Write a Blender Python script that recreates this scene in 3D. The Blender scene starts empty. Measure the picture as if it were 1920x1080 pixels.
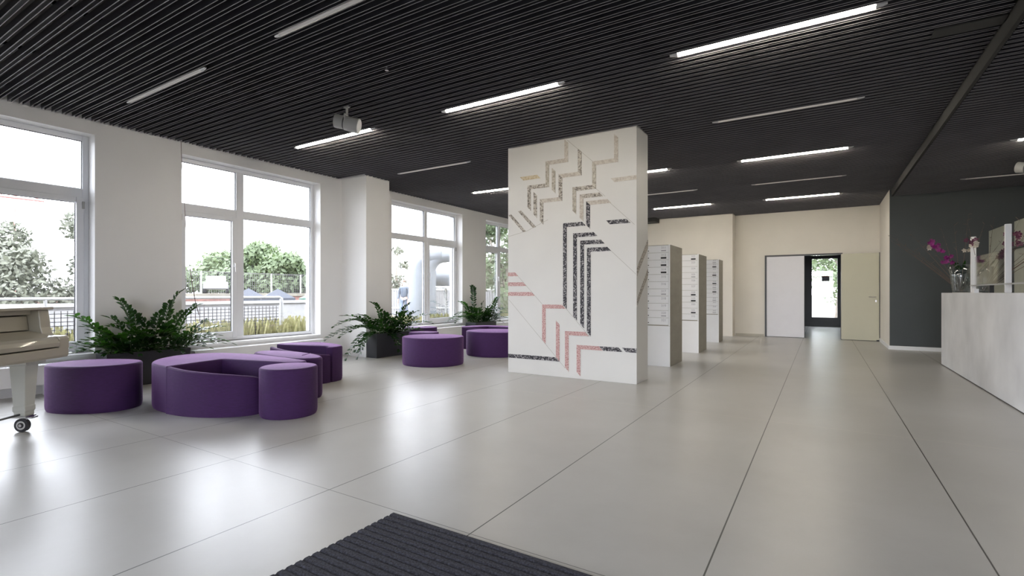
import bpy, bmesh, math, random
from mathutils import Vector, Matrix
random.seed(7)
sc = bpy.context.scene
PI = math.pi
# ------------------------------------------------------------------ camera
cam_d = bpy.data.cameras.new('camera'); cam = bpy.data.objects.new('camera', cam_d)
sc.collection.objects.link(cam); sc.camera = cam
cam.location = (0, 0, 1.15); cam.rotation_euler = (PI/2, 0, math.radians(31.75))
cam_d.sensor_width = 36; cam_d.lens = 36*940.6/1920; cam_d.shift_y = 9/1920
cam_d.clip_start = 0.02; cam_d.clip_end = 600
# ------------------------------------------------------------------ world, sun, exposure
w = bpy.data.worlds.new('overcast_sky'); sc.world = w; w.use_nodes = True
bg = w.node_tree.nodes['Background']
bg.inputs[0].default_value = (0.87, 0.915, 1.0, 1); bg.inputs[1].default_value = 3.2
sun_d = bpy.data.lights.new('sun', 'SUN'); sun = bpy.data.objects.new('sun', sun_d); sc.collection.objects.link(sun)
sun_d.energy = 0.45; sun_d.angle = math.radians(8); sun_d.color = (1, .97, .9)
sun.rotation_euler = (0, math.radians(40), 0)      # high in the east, behind the building
sc.view_settings.view_transform = 'Standard'; sc.view_settings.look = 'None'
sc.view_settings.exposure = 2.02; sc.view_settings.gamma = 1; sc.view_settings.use_curve_mapping = False
sc.cycles.max_bounces = 10; sc.cycles.diffuse_bounces = 6; sc.cycles.glossy_bounces = 4
sc.cycles.transparent_max_bounces = 16; sc.cycles.transmission_bounces = 6
sc.cycles.caustics_reflective = False; sc.cycles.caustics_refractive = False
sc.cycles.sample_clamp_indirect = 6
sc.cycles.use_denoising = True
def portal(loc, rot, sx, sy):
    l = bpy.data.lights.new('window_portal', 'AREA'); l.shape = 'RECTANGLE'; l.size = sx; l.size_y = sy
    l.cycles.is_portal = True
    o = bpy.data.objects.new('window_portal', l); o.location = loc; o.rotation_euler = rot; sc.collection.objects.link(o)
WINS = [(-2.9, -0.65, 1), (0.14, 2.53, 1), (3.51, 5.77, 0), (7.50, 9.89, 1), (10.90, 13.20, 0)]   # y0, y1, mullion side
for a, b, k in WINS: portal((-7.97, (a+b)/2, 1.75), (0, -PI/2, 0), 2.66, b-a)
portal((-.1, -3.72, 1.55), (PI/2, 0, 0), 5.2, 3.0)

# ------------------------------------------------------------------ materials
def new_mat(name):
    m = bpy.data.materials.new(name); m.use_nodes = True
    nt = m.node_tree; return m, nt, nt.nodes, nt.links, nt.nodes['Principled BSDF']
def mat(name, col, rough=.5, var=.06, scale=6, bump=0, bscale=60, metal=0, spec=.5, sheen=0, coat=0, stretch=None, detail=4):
    m, nt, N, L, p = new_mat(name)
    tc = N.new('ShaderNodeTexCoord'); mp = N.new('ShaderNodeMapping'); L.new(tc.outputs['Object'], mp.inputs[0])
    if stretch: mp.inputs['Scale'].default_value = stretch
    n = N.new('ShaderNodeTexNoise'); n.inputs['Scale'].default_value = scale; n.inputs['Detail'].default_value = detail
    L.new(mp.outputs[0], n.inputs['Vector'])
    r = N.new('ShaderNodeValToRGB'); c = col
    r.color_ramp.elements[0].position = .3; r.color_ramp.elements[1].position = .7
    r.color_ramp.elements[0].color = (c[0]*(1-var), c[1]*(1-var), c[2]*(1-var), 1)
    r.color_ramp.elements[1].color = (min(1, c[0]*(1+var)), min(1, c[1]*(1+var)), min(1, c[2]*(1+var)), 1)
    L.new(n.outputs['Fac'], r.inputs[0]); L.new(r.outputs[0], p.inputs['Base Color'])
    p.inputs['Roughness'].default_value = rough; p.inputs['Metallic'].default_value = metal
    p.inputs['Specular IOR Level'].default_value = spec
    p.inputs['Sheen Weight'].default_value = sheen; p.inputs['Coat Weight'].default_value = coat
    if bump:
        n2 = N.new('ShaderNodeTexNoise'); n2.inputs['Scale'].default_value = bscale; n2.inputs['Detail'].default_value = 3
        L.new(mp.outputs[0], n2.inputs['Vector'])
        b = N.new('ShaderNodeBump'); b.inputs['Strength'].default_value = bump; b.inputs['Distance'].default_value = .005
        L.new(n2.outputs['Fac'], b.inputs['Height']); L.new(b.outputs[0], p.inputs['Normal'])
    return m
def emis(name, col, s):
    m, nt, N, L, p = new_mat(name)
    p.inputs['Base Color'].default_value = (.8, .8, .8, 1)
    p.inputs['Emission Color'].default_value = (*col, 1); p.inputs['Emission Strength'].default_value = s
    return m
def glass_mat(name, tint=(1, 1, 1), refl=.06):
    m, nt, N, L, p = new_mat(name); N.remove(p)
    out = [x for x in N if x.type == 'OUTPUT_MATERIAL'][0]
    t = N.new('ShaderNodeBsdfTransparent'); t.inputs[0].default_value = (*tint, 1)
    g = N.new('ShaderNodeBsdfGlossy'); g.inputs['Roughness'].default_value = .03
    lw = N.new('ShaderNodeLayerWeight'); lw.inputs[0].default_value = .25
    mr = N.new('ShaderNodeMath'); mr.operation = 'MULTIPLY_ADD'; mr.inputs[1].default_value = .5; mr.inputs[2].default_value = refl
    mx = N.new('ShaderNodeMixShader')
    L.new(lw.outputs['Fresnel'], mr.inputs[0]); L.new(mr.outputs[0], mx.inputs[0])
    L.new(t.outputs[0], mx.inputs[1]); L.new(g.outputs[0], mx.inputs[2]); L.new(mx.outputs[0], out.inputs[0])
    return m
def speckle(name, a, b, c, scale=70, thr=(.42, .58)):
    """coarse grained stone: three tones from two noises"""
    m, nt, N, L, p = new_mat(name)
    tc = N.new('ShaderNodeTexCoord')
    n = N.new('ShaderNodeTexNoise'); n.inputs['Scale'].default_value = scale; n.inputs['Detail'].default_value = 3; n.inputs['Roughness'].default_value = .7
    L.new(tc.outputs['Object'], n.inputs['Vector'])
    r = N.new('ShaderNodeValToRGB'); e = r.color_ramp.elements
    e[0].position = thr[0]; e[0].color = (*a, 1); e[1].position = thr[1]; e[1].color = (*c, 1)
    k = e.new((thr[0]+thr[1])/2); k.color = (*b, 1)
    L.new(n.outputs['Fac'], r.inputs[0])
    n2 = N.new('ShaderNodeTexNoise'); n2.inputs['Scale'].default_value = 3; L.new(tc.outputs['Object'], n2.inputs['Vector'])
    mx = N.new('ShaderNodeMixRGB'); mx.blend_type = 'MULTIPLY'; mx.inputs[0].default_value = .15
    L.new(r.outputs[0], mx.inputs[1]); L.new(n2.outputs['Fac'], mx.inputs[2]); L.new(mx.outputs[0], p.inputs['Base Color'])
    p.inputs['Roughness'].default_value = .4
    return m
def floor_material():
    m, nt, N, L, p = new_mat('large format concrete tile')
    tc = N.new('ShaderNodeTexCoord'); sx = N.new('ShaderNodeSeparateXYZ'); L.new(tc.outputs['Object'], sx.inputs[0])
    def math_(op, a, b=None):
        n = N.new('ShaderNodeMath'); n.operation = op
        for i, v in enumerate((a, b)):
            if v is None: continue
            if isinstance(v, (int, float)): n.inputs[i].default_value = v
            else: L.new(v, n.inputs[i])
        return n.outputs[0]
    def grid(sock, off, period, wid):
        a = math_('ADD', sock, -off + period*20); f = math_('MODULO', a, period)
        d = math_('ABSOLUTE', math_('SUBTRACT', f, period/2))     # period/2 at the joint
        return math_('GREATER_THAN', d, period/2 - wid/2)
    gx = grid(sx.outputs[0], -.41, 1.02, .007)
    gy = grid(sx.outputs[1], 1.93, 3.11, .005)
    n = N.new('ShaderNodeTexNoise'); n.inputs['Scale'].default_value = .9; n.inputs['Detail'].default_value = 7; n.inputs['Roughness'].default_value = .6
    L.new(tc.outputs['Object'], n.inputs['Vector'])
    r = N.new('ShaderNodeValToRGB'); e = r.color_ramp.elements
    e[0].position = .3; e[0].color = (.405, .395, .375, 1); e[1].position = .7; e[1].color = (.49, .48, .46, 1)
    L.new(n.outputs['Fac'], r.inputs[0])
    m1 = N.new('ShaderNodeMixRGB'); L.new(gx, m1.inputs[0]); L.new(r.outputs[0], m1.inputs[1]); m1.inputs[2].default_value = (.06, .055, .05, 1)
    m2 = N.new('ShaderNodeMixRGB'); L.new(math_('MULTIPLY', gy, .8), m2.inputs[0]); L.new(m1.outputs[0], m2.inputs[1])
    # the cross joint at y = 5.04 is filled light, the near one is open and dark
    near = math_('LESS_THAN', sx.outputs[1], 3.0)
    mc = N.new('ShaderNodeMixRGB'); L.new(near, mc.inputs[0]); mc.inputs[1].default_value = (.62, .58, .5, 1); mc.inputs[2].default_value = (.07, .065, .06, 1)
    L.new(mc.outputs[0], m2.inputs[2]); L.new(m2.outputs[0], p.inputs['Base Color'])
    rr = N.new('ShaderNodeMapRange'); rr.inputs['To Min'].default_value = .26; rr.inputs['To Max'].default_value = .4
    L.new(n.outputs['Fac'], rr.inputs['Value']); L.new(rr.outputs[0], p.inputs['Roughness'])
    p.inputs['Specular IOR Level'].default_value = .55
    nb = N.new('ShaderNodeTexNoise'); nb.inputs['Scale'].default_value = 35; L.new(tc.outputs['Object'], nb.inputs['Vector'])
    b = N.new('ShaderNodeBump'); b.inputs['Strength'].default_value = .06; b.inputs['Distance'].default_value = .004
    L.new(nb.outputs['Fac'], b.inputs['Height']); L.new(b.outputs[0], p.inputs['Normal'])
    return m
def leaf_material(name, col, trans=(.1, .3, .03), rough=.28):
    m, nt, N, L, p = new_mat(name)
    oi = N.new('ShaderNodeTexCoord'); n = N.new('ShaderNodeTexNoise'); n.inputs['Scale'].default_value = 9
    L.new(oi.outputs['Object'], n.inputs['Vector'])
    r = N.new('ShaderNodeValToRGB'); r.color_ramp.elements[0].position = .35; r.color_ramp.elements[1].position = .65
    r.color_ramp.elements[0].color = (*[c*.6 for c in col], 1); r.color_ramp.elements[1].color = (*[c*1.5 for c in col], 1)
    L.new(n.outputs['Fac'], r.inputs[0]); L.new(r.outputs[0], p.inputs['Base Color']); p.inputs['Roughness'].default_value = rough
    t = N.new('ShaderNodeBsdfTranslucent'); t.inputs[0].default_value = (*trans, 1)
    mx = N.new('ShaderNodeMixShader'); mx.inputs[0].default_value = .3
    out = [x for x in N if x.type == 'OUTPUT_MATERIAL'][0]
    L.new(p.outputs[0], mx.inputs[1]); L.new(t.outputs[0], mx.inputs[2]); L.new(mx.outputs[0], out.inputs[0])
    return m
M = {}
M['floor'] = floor_material()
M['wall'] = mat('white wall paint', (.84, .835, .83), .6, .015, 2, .05, 90)
M['wall_back'] = mat('warm white wall paint', (.78, .74, .67), .6, .02, 2)
M['wall_grey'] = mat('dark grey wall paint', (.058, .066, .068), .5, .04, 2)
M['white'] = mat('white lacquer', (.84, .84, .85), .35, .01)
M['pvc'] = mat('white window plastic', (.80, .81, .84), .3, .01)
M['gasket'] = mat('black gasket', (.03, .03, .035), .6, .02)
M['slat'] = mat('charcoal coated metal', (.041, .041, .050), .30, .08, 3, 0, spec=.8)
M['slab'] = mat('black painted soffit', (.17, .155, .15), .8, .1, 5)
M['fascia'] = mat('dark fascia board', (.014, .014, .014), .6, .1, 5)
M['plaster'] = mat('pale marble plaster', (.66, .65, .63), .45, .03, 1.6, .04, 40, detail=8)
M['groove'] = mat('groove shadow line', (.38, .36, .32), .7, .1, 20)
M['s_dark'] = speckle('black and white granite', (.018, .017, .025), (.06, .055, .065), (.50, .48, .48), 60, (.46, .60))
M['s_grey'] = speckle('taupe marble', (.30, .27, .22), (.44, .40, .34), (.58, .54, .47), 40, (.38, .6))
M['s_greyb'] = speckle('dark veined taupe marble', (.12, .10, .09), (.40, .36, .31), (.62, .58, .52), 45, (.38, .62))
M['s_beige'] = speckle('beige rose marble', (.46, .40, .35), (.56, .51, .45), (.64, .60, .54), 35, (.38, .62))
M['s_tan'] = speckle('tan travertine', (.50, .40, .25), (.60, .50, .33), (.66, .57, .41), 35)
M['s_pink'] = speckle('red rose granite', (.30, .10, .10), (.56, .32, .31), (.72, .60, .55), 75, (.36, .62))
M['purple'] = mat('purple wool felt', (.047, .010, .078), .8, .22, 22, .35, 120, sheen=.6, stretch=(1, 1, 14))
_p = M['purple'].node_tree.nodes['Principled BSDF']; _p.inputs['Sheen Tint'].default_value = (.88, .48, 1.0, 1); _p.inputs['Sheen Roughness'].default_value = .2
M['purple_in'] = mat('dark purple lining', (.07, .025, .11), .9, .1, 22)
M['planter'] = mat('anthracite planter', (.035, .036, .042), .42, .06, 4)
M['soil'] = mat('potting soil', (.03, .022, .016), .95, .4, 40, .8, 60)
M['leaf'] = leaf_material('glossy dark leaf', (.008, .026, .011), (.06, .19, .015), .24)
M['stem'] = mat('green stem', (.07, .12, .04), .5, .1)
M['brownstem'] = mat('dry reddish stem', (.12, .045, .04), .6, .1)
M['conc'] = mat('polished light concrete', (.66, .66, .67), .42, .16, 1.4, .03, 30, detail=8)
M['boxside'] = mat('grey brown concrete panel', (.32, .30, .25), .55, .08, 3, stretch=(1, 1, 4))
M['door_w'] = mat('white door leaf', (.76, .75, .79), .35, .01)
M['door_c'] = mat('cream door leaf', (.60, .58, .45), .4, .01)
M['alu'] = mat('brushed aluminium', (.55, .55, .56), .3, .03, 30, metal=1)
M['metal_d'] = mat('dark metal frame', (.07, .07, .075), .4, .04)
M['black'] = mat('black plastic', (.012, .012, .014), .4, .05)
M['rubber'] = mat('black rubber', (.03, .03, .035), .6, .05)
M['chrome'] = mat('chrome', (.7, .7, .72), .12, .01, metal=1)
M['ink'] = mat('faint grey ink', (.42, .41, .44), .7, .02)
M['piano'] = mat('cream piano lacquer', (.46, .425, .345), .38, .03, 3, coat=.2)
M['pianoleg'] = mat('off white lacquer', (.62, .62, .58), .38, .03, 3)
M['line'] = mat('dark seam', (.10, .085, .06), .7, .05)
M['tube_on'] = emis('lit tube', (1, .91, .76), 22.0)
M['tube_off'] = mat('unlit opal tube', (.80, .77, .76), .35, .01)
M['lampgrey'] = mat('light grey lamp housing', (.42, .42, .41), .4, .03)
M['glass'] = glass_mat('clear window glass')
M['vase'] = glass_mat('clear vase glass', (.82, .86, .86), .14)
M['orchid'] = mat('magenta petal', (.20, .005, .14), .5, .35, 20)
M['orchid_d'] = mat('dark red petal', (.10, .015, .05), .5, .3, 20)
M['petal_w'] = mat('pale petal', (.55, .5, .42), .5, .1, 20)
M['twig'] = mat('brown twig', (.13, .085, .065), .7, .2)
M['paper'] = mat('white paper', (.7, .68, .62), .7, .02)
def mat_material():
    m = mat('ribbed charcoal carpet', (.030, .030, .042), .95, .75, 110, .9, 160, detail=6)
    return m
M['mat'] = mat_material()
# ------------------------------------------------------------------ mesh helpers
class MB:
    def __init__(s): s.v = []; s.f = []; s.m = []
    def add(s, vs, fs, mi=0):
        o = len(s.v); s.v += [tuple(v) for v in vs]; s.f += [tuple(i+o for i in f) for f in fs]; s.m += [mi]*len(fs); return s
    def box(s, x0, x1, y0, y1, z0, z1, mi=0):
        v = [(x, y, z) for z in (z0, z1) for y in (y0, y1) for x in (x0, x1)]
        return s.add(v, [(0, 2, 3, 1), (4, 5, 7, 6), (0, 1, 5, 4), (2, 6, 7, 3), (0, 4, 6, 2), (1, 3, 7, 5)], mi)
    def prism(s, pts, axis, a, b, mi=0):
        """polygon pts (2D) extruded along axis from a to b. axis 'x': pts=(y,z); 'y': (x,z); 'z': (x,y)"""
        def P(p, t): return {'x': (t, p[0], p[1]), 'y': (p[0], t, p[1]), 'z': (p[0], p[1], t)}[axis]
        n = len(pts); v = [P(p, a) for p in pts]+[P(p, b) for p in pts]
        f = [tuple(range(n)), tuple(range(2*n-1, n-1, -1))]+[(i, (i+1) % n, (i+1) % n+n, i+n) for i in range(n)]
        return s.add(v, f, mi)
    def tube(s, pts, r, n=8, mi=0, cap=True):
        pts = [Vector(p) for p in pts]; rr = r if isinstance(r, (list, tuple)) else [r]*len(pts)
        t0 = (pts[1]-pts[0]).normalized(); up = Vector((0, 0, 1)) if abs(t0.z) < .9 else Vector((1, 0, 0))
        a = t0.cross(up).normalized(); rings = []; o = []
        for i, p in enumerate(pts):
            t = (pts[min(i+1, len(pts)-1)]-pts[max(i-1, 0)]).normalized()
            a = (a-t*a.dot(t)).normalized(); b = t.cross(a)
            o += [p+(a*math.cos(2*PI*k/n)+b*math.sin(2*PI*k/n))*rr[i] for k in range(n)]
        f = [(i*n+k, i*n+(k+1) % n, (i+1)*n+(k+1) % n, (i+1)*n+k) for i in range(len(pts)-1) for k in range(n)]
        if cap: f += [tuple(range(n-1, -1, -1)), tuple(range((len(pts)-1)*n, len(pts)*n))]
        return s.add(o, f, mi)
    def lathe(s, prof, n=24, c=(0, 0, 0), mi=0):
        o = [(c[0]+r*math.cos(2*PI*k/n), c[1]+r*math.sin(2*PI*k/n), c[2]+z) for r, z in prof for k in range(n)]
        f = [(i*n+k, i*n+(k+1) % n, (i+1)*n+(k+1) % n, (i+1)*n+k) for i in range(len(prof)-1) for k in range(n)]
        return s.add(o, f, mi)
    def build(s, name, mats, parent=None, smooth=False, bevel=0, origin=None, bseg=2):
        if not isinstance(mats, (list, tuple)): mats = [mats]
        me = bpy.data.meshes.new(name)
        o0 = Vector(origin) if origin is not None else Vector((0, 0, 0))
        me.from_pydata([Vector(v)-o0 for v in s.v], [], s.f)
        for m in mats: me.materials.append(m)
        for p, i in zip(me.polygons, s.m): p.material_index = i
        bm = bmesh.new(); bm.from_mesh(me); bmesh.ops.recalc_face_normals(bm, faces=bm.faces); bm.to_mesh(me); bm.free()
        if smooth:
            for p in me.polygons: p.use_smooth = True
            if smooth == 'auto': me.set_sharp_from_angle(angle=math.radians(38))
        o = bpy.data.objects.new(name, me); o.location = o0; sc.collection.objects.link(o)
        if parent is not None:
            o.parent = parent
            if origin is None: pass
        if bevel:
            b = o.modifiers.new('bevel', 'BEVEL'); b.width = bevel; b.segments = bseg; b.limit_method = 'ANGLE'; b.angle_limit = math.radians(35)
            if smooth:
                for p in me.polygons: p.use_smooth = True
        return o
def tag(o, label=None, cat=None, group=None, kind=None):
    if label: o['label'] = label
    if cat: o['category'] = cat
    if group: o['group'] = group
    if kind: o['kind'] = kind
    return o
def thing(name, label, cat, loc=(0, 0, 0), rz=0, group=None):
    o = bpy.data.objects.new(name, None); sc.collection.objects.link(o); o.location = loc; o.rotation_euler = (0, 0, rz)
    o.empty_display_size = .1
    return tag(o, label, cat, group)
def kids(o): return [c for c in sc.objects if c.parent is o]
def copy_tree(o, parent=None, ch=None):
    c = o.copy(); sc.collection.objects.link(c)
    if parent is not None: c.parent = parent
    for k in [k for k in ALLK.get(o, kids(o))]: copy_tree(k, c)
    return c
ALLK = {}
def struct(name, mb, m, label=None, **k):
    o = mb.build(name, m, **k); o['kind'] = 'structure'
    if label: o['label'] = label
    return o

# ------------------------------------------------------------------ ROOM
XW = -7.56; XO = -7.96; CZ = 3.24; TOP = 3.60; YB = 14.75; YF = -3.5; XR = 5.2
b = MB().box(XW-.45, XR, YF-.2, YB+.15, -.2, 0)
b.box(-1.5, 1.5, YB+.15, 20.4, -.2, 0)
struct('floor', b, M['floor'], 'floor of very large pale grey concrete tiles with thin joints')
# window wall as one mesh with openings z .41 - 3.08
ZS, ZH = .41, 3.08
b = MB(); ys = YF
for a, c, k in WINS:
    b.box(XO, XW, ys, a, 0, TOP); b.box(XO, XW, a, c, 0, ZS); b.box(XO, XW, a, c, ZH, TOP); ys = c
b.box(XO, XW, ys, YB+.15, 0, TOP)
struct('wall_left', b, M['wall'], 'white window wall on the left with deep window openings')
b = MB().box(XW, -6.91, 6.23, 6.79, 0, TOP)
struct('wall_pier', b, M['wall'], 'white wall pier standing out between the second and third window')
# back wall with door opening
b = MB().box(XW, -1.29, YB, YB+.15, 0, TOP).box(.42, 1.16, YB, YB+.15, 0, TOP).box(-1.29, .42, YB, YB+.15, 2.13, TOP)
struct('wall_back', b, M['wall_back'], 'warm white back wall with the double door')
b = MB().box(XW, -2.02, 14.33, YB, 0, 3.24)
struct('wall_back_offset', b, M['wall_back'], 'warm white wall block standing forward left of the double door')
b = MB().box(1.16, 1.46, 12.75, YB+.15, 0, TOP)
struct('wall_corner', b, M['wall_back'], 'narrow beige wall return beside the dark grey wall')
b = MB().box(1.165, XR, 12.742, 12.95, 0, TOP)
struct('wall_grey', b, M['wall_grey'], 'dark grey wall behind the reception')
struct('wall_right', MB().box(XR, XR+.2, YF, 12.95, 0, TOP), M['wall'])
b = MB().box(-7.96, -2.7, YF-.2, YF, 0, TOP).box(2.5, XR+.2, YF-.2, YF, 0, TOP).box(-2.7, 2.5, YF-.2, YF, 3.05, TOP)
struct('wall_front', b, M['wall'])
b = MB()
for i in range(4): b.box(-2.7+i*1.713, -2.64+i*1.713, YF-.15, YF-.05, 0, 3.05)
b.box(-2.7, 2.5, YF-.15, YF-.05, 0, .08).box(-2.7, 2.5, YF-.15, YF-.05, 2.3, 2.36).box(-2.7, 2.5, YF-.15, YF-.05, 2.97, 3.05)
wf = struct('window_6', b, M['metal_d'], 'dark framed glass entrance front behind the camera')
MB().box(-2.7, 2.5, YF-.11, YF-.10, .08, 2.97).build('pane', M['glass'], wf)
# corridor beyond the door
b = MB().box(-1.5, -1.4, YB+.15, 20.3, 0, 2.5).box(1.4, 1.5, YB+.15, 20.3, 0, 2.5).box(-1.5, 1.5, YB+.15, 20.3, 2.5, 2.6)
b.box(-1.5, -.53, 20.2, 20.3, 0, 2.5).box(.55, 1.5, 20.2, 20.3, 0, 2.5)
struct('wall_corridor', b, mat('corridor grey paint', (.22, .23, .25), .6), 'grey corridor walls seen through the open door')
b = MB().box(-.53, -.31, 20.12, 20.2, .13, 2.5).box(.43, .55, 20.12, 20.2, .13, 2.5).box(-.31, .43, 20.12, 20.2, .13, .31).box(-.31, .43, 20.12, 20.2, 2.31, 2.42)
b.box(-.53, .55, 20.1, 20.2, 0, .13)
dd = struct('door_3', b, M['metal_d'], 'dark framed glass exit door at the end of the corridor')
MB().box(-.31, .43, 20.155, 20.165, .31, 2.31).build('pane', M['glass'], dd)
nt = MB().box(-.02, .2, 20.13, 20.135, 1.55, 1.72, 0).box(-.02, .2, 20.128, 20.131, 1.69, 1.72, 1).build('notice', [mat('grey notice', (.3, .28, .3)), mat('red strip', (.45, .12, .1))], dd)
nt['label'] = 'small grey notice with a red top strip stuck on the glass'
# ceiling slab and slats
b = MB().box(XO, XR+.2, YF-.2, YB+.15, 3.42, 3.60)
ce = struct('ceiling', b, M['slab'], 'charcoal ceiling of narrow metal slats running across the room')
P = .0925
def slat(b, x0, x1, y, z0, w_=.036, h=.062, hole=None):
    # U section open at the bottom, lips 6 mm
    l = .0045; g = .035
    pts = [(y-w_/2, z0), (y-w_/2, z0+h), (y+w_/2, z0+h), (y+w_/2, z0), (y+w_/2-l, z0), (y+w_/2-l, z0+g), (y-w_/2+l, z0+g), (y-w_/2+l, z0)]
    n = 8; v = [(x0, *p) for p in pts]+[(x1, *p) for p in pts]
    f = [(i, (i+1) % n, (i+1) % n+n, i+n) for i in range(n)]
    f += [(0, 1, 6, 7), (1, 2, 5, 6), (2, 3, 4, 5), (8, 15, 14, 9), (9, 14, 13, 10), (10, 13, 12, 11)]
    b.add(v, f)
    for a, c in ((y-w_/2, y-w_/2+l), (y+w_/2-l, y+w_/2)):      # rolled edge of each lip, its glint painted in
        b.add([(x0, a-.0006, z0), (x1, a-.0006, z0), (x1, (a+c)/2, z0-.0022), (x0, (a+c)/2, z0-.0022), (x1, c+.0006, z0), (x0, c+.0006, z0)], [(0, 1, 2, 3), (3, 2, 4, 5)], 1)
Y0 = 4.5+P/2
PX0, PX1, PY0, PY1 = -3.885, -1.98, 6.17, 6.64
b = MB(); n0 = int((YF-Y0)/P)+1; n1 = int((YB-Y0)/P)
for i in range(n0, n1+1):
    y = Y0+i*P
    spans = [(XW+.005, 1.185)]
    if 6.15 < y < 6.66: spans = [(XW+.005, PX0-.01), (PX1+.01, 1.185)]
    if 6.21 < y < 6.81: spans = [(-6.90, s[1]) if s[0] < -7 else s for s in spans]
    if y > 14.30: spans = [(-2.0, 1.155)]
    if 12.72 < y <= 14.30: spans = [(s[0], min(s[1], 1.155)) for s in spans]
    for s in spans: slat(b, s[0], s[1], y, CZ)
M['lip'] = mat('painted edge highlight grey', (.30, .29, .31), .35, .1, 3)  # same metal as the slats; paler colour stands in for edge reflections
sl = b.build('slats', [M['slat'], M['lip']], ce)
CR = 3.11
b = MB()
for i in range(n0, int((12.72-Y0)/P)+1):
    slat(b, 1.225, XR-.01, Y0+i*P, CR)
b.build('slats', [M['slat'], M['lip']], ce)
# cross carriers above the slats
b = MB()
for x in [-7.2+1.15*i for i in range(8)]: b.box(x-.02, x+.02, YF, 14.2, CZ+.063, CZ+.095)
b.build('carrier_rails', M['black'], ce)
b = MB().box(1.19, 1.22, YF, 12.74, CR, 3.5)
struct('trim_1', b, M['fascia'], 'dark fascia where the ceiling steps down on the right')
b = MB().box(.755, 1.185, 5.14, 5.30, CZ-.012, CZ+.0)
struct('trim_2', b, mat('dark cover strip', (.02, .02, .021), .5), 'dark blank cover strip set in the slats near the fascia')
b = MB().box(XW, -3.94, 13.9, 14.33, 3.13, 3.24)
struct('trim_3', b, M['fascia'], 'small dark bulkhead above the far left wall')
# baseboards
b = MB().box(1.145, 1.16, 12.73, YB, 0, .075).box(1.145, 5.0, 12.725, 12.742, 0, .075)
struct('baseboard_right', b, M['white'], 'white baseboard under the grey wall')
b = MB().box(-2.0, -1.31, YB-.012, YB, 0, .06)
struct('baseboard_back', b, mat('beige skirting', (.5, .47, .4)))
b = MB()
ys = YF
for a, c, k in WINS: b.box(XW, XW+.012, ys, a, 0, .07); ys = c
b.box(-7.56, -6.9, 6.218, 6.23, 0, .07)
struct('baseboard_left', b, M['white'], 'white baseboard along the window wall')

# ------------------------------------------------------------------ windows
def window(i, y0, y1, narrow_right):
    XF = -7.74; D = .07     # frame face plane and depth
    F = .062
    b = MB()
    xo, xi = XF-D, XF
    if narrow_right: m0 = y0+1.20; m1 = m0+.10
    else: m0 = y0+.86; m1 = m0+.12
    b.box(xo, xi, y0, y0+F, ZS, ZH).box(xo, xi, y1-F, y1, ZS, ZH)
    b.box(xo, xi, y0+F, y1-F, ZS, ZS+F).box(xo, xi, y0+F, y1-F, ZH-F, ZH)
    b.box(xo, xi, y0+F, m0, 2.31, 2.43).box(xo, xi, m1, y1-F, 2.31, 2.43)
    b.box(xo, xi, m0, m1, ZS+F, ZH-F)
    lab = {1: 'white framed window at the left picture edge behind the piano', 2: 'largest fully visible white framed window, between the first wall pier and the projecting pier',
           3: 'white framed window beyond the projecting pier', 4: 'farthest white framed window, partly hidden by the pillar', 5: 'white framed window beside the camera'}[i]
    root = struct('window_%d' % i, b, M['pvc'], lab, bevel=.006)
    # panes
    def pane(a, c, z0, z1):
        MB().box(xo+.03, xo+.036, a, c, z0, z1).build('pane', M['glass'], root)
        g = MB(); t = .006
        for q in ((a, a+t, z0, z1), (c-t, c, z0, z1), (a, c, z0, z0+t), (a, c, z1-t, z1)): g.box(xo+.036, xi-.02, *q)
        g.build('gasket', M['gasket'], root)
    la, lb, ra, rb = y0+F, m0, m1, y1-F
    pane(la, lb, 2.43, ZH-F); pane(ra, rb, 2.43, ZH-F)
    # opening sash with handle on the narrow side, fixed on the other
    sa, sb = (ra, rb) if narrow_right else (la, lb)
    fa, fb = (la, lb) if narrow_right else (ra, rb)
    pane(fa, fb, ZS+F, 2.31)
    S = .065
    b = MB()
    b.box(xi-.03, xi+.018, sa-.01, sa+S, ZS+F-.01, 2.32).box(xi-.03, xi+.018, sb-S, sb+.01, ZS+F-.01, 2.32)
    b.box(xi-.03, xi+.018, sa+S, sb-S, ZS+F-.01, ZS+F+S+.02).box(xi-.03, xi+.018, sa+S, sb-S, 2.32-S, 2.32)
    sash = b.build('sash', M['pvc'], root, bevel=.006)
    pane(sa+S, sb-S, ZS+F+S+.02, 2.32-S)
    hy = sb-S/2 if not narrow_right else sa+S/2
    b = MB().box(xi+.018, xi+.03, hy-.014, hy+.014, 1.55, 1.62).box(xi+.045, xi+.06, hy-.01, hy+.01, 1.47, 1.60).box(xi+.03, xi+.05, hy-.009, hy+.009, 1.58, 1.60)
    b.build('handle', M['white'], sash, bevel=.003)
    # hinge dot on outer jamb
    hz = sb if narrow_right else sa
    MB().box(xi+.018, xi+.03, hz-.01, hz+.012, 2.18, 2.27).build('hinge', M['lampgrey'], sash)
    # sill board and shadow joint beneath the frame
    MB().box(xi-.01, XW+.02, y0, y1, ZS-.03, ZS+.004).build('sill', M['white'], root, bevel=.003)
    MB().box(xi, xi+.004, y0+.05, y1-.05, ZS+.012, ZS+.018).build('joint', M['gasket'], root)
    # outer reveal, grey
    b = MB().box(XO-.02, xo, y1-.001, y1+.03, ZS, ZH).box(XO-.02, xo, y0-.03, y0+.001, ZS, ZH)
    return root
for i, (a, c, k) in enumerate(WINS): window(i if i else 5, a, c, k)
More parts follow.
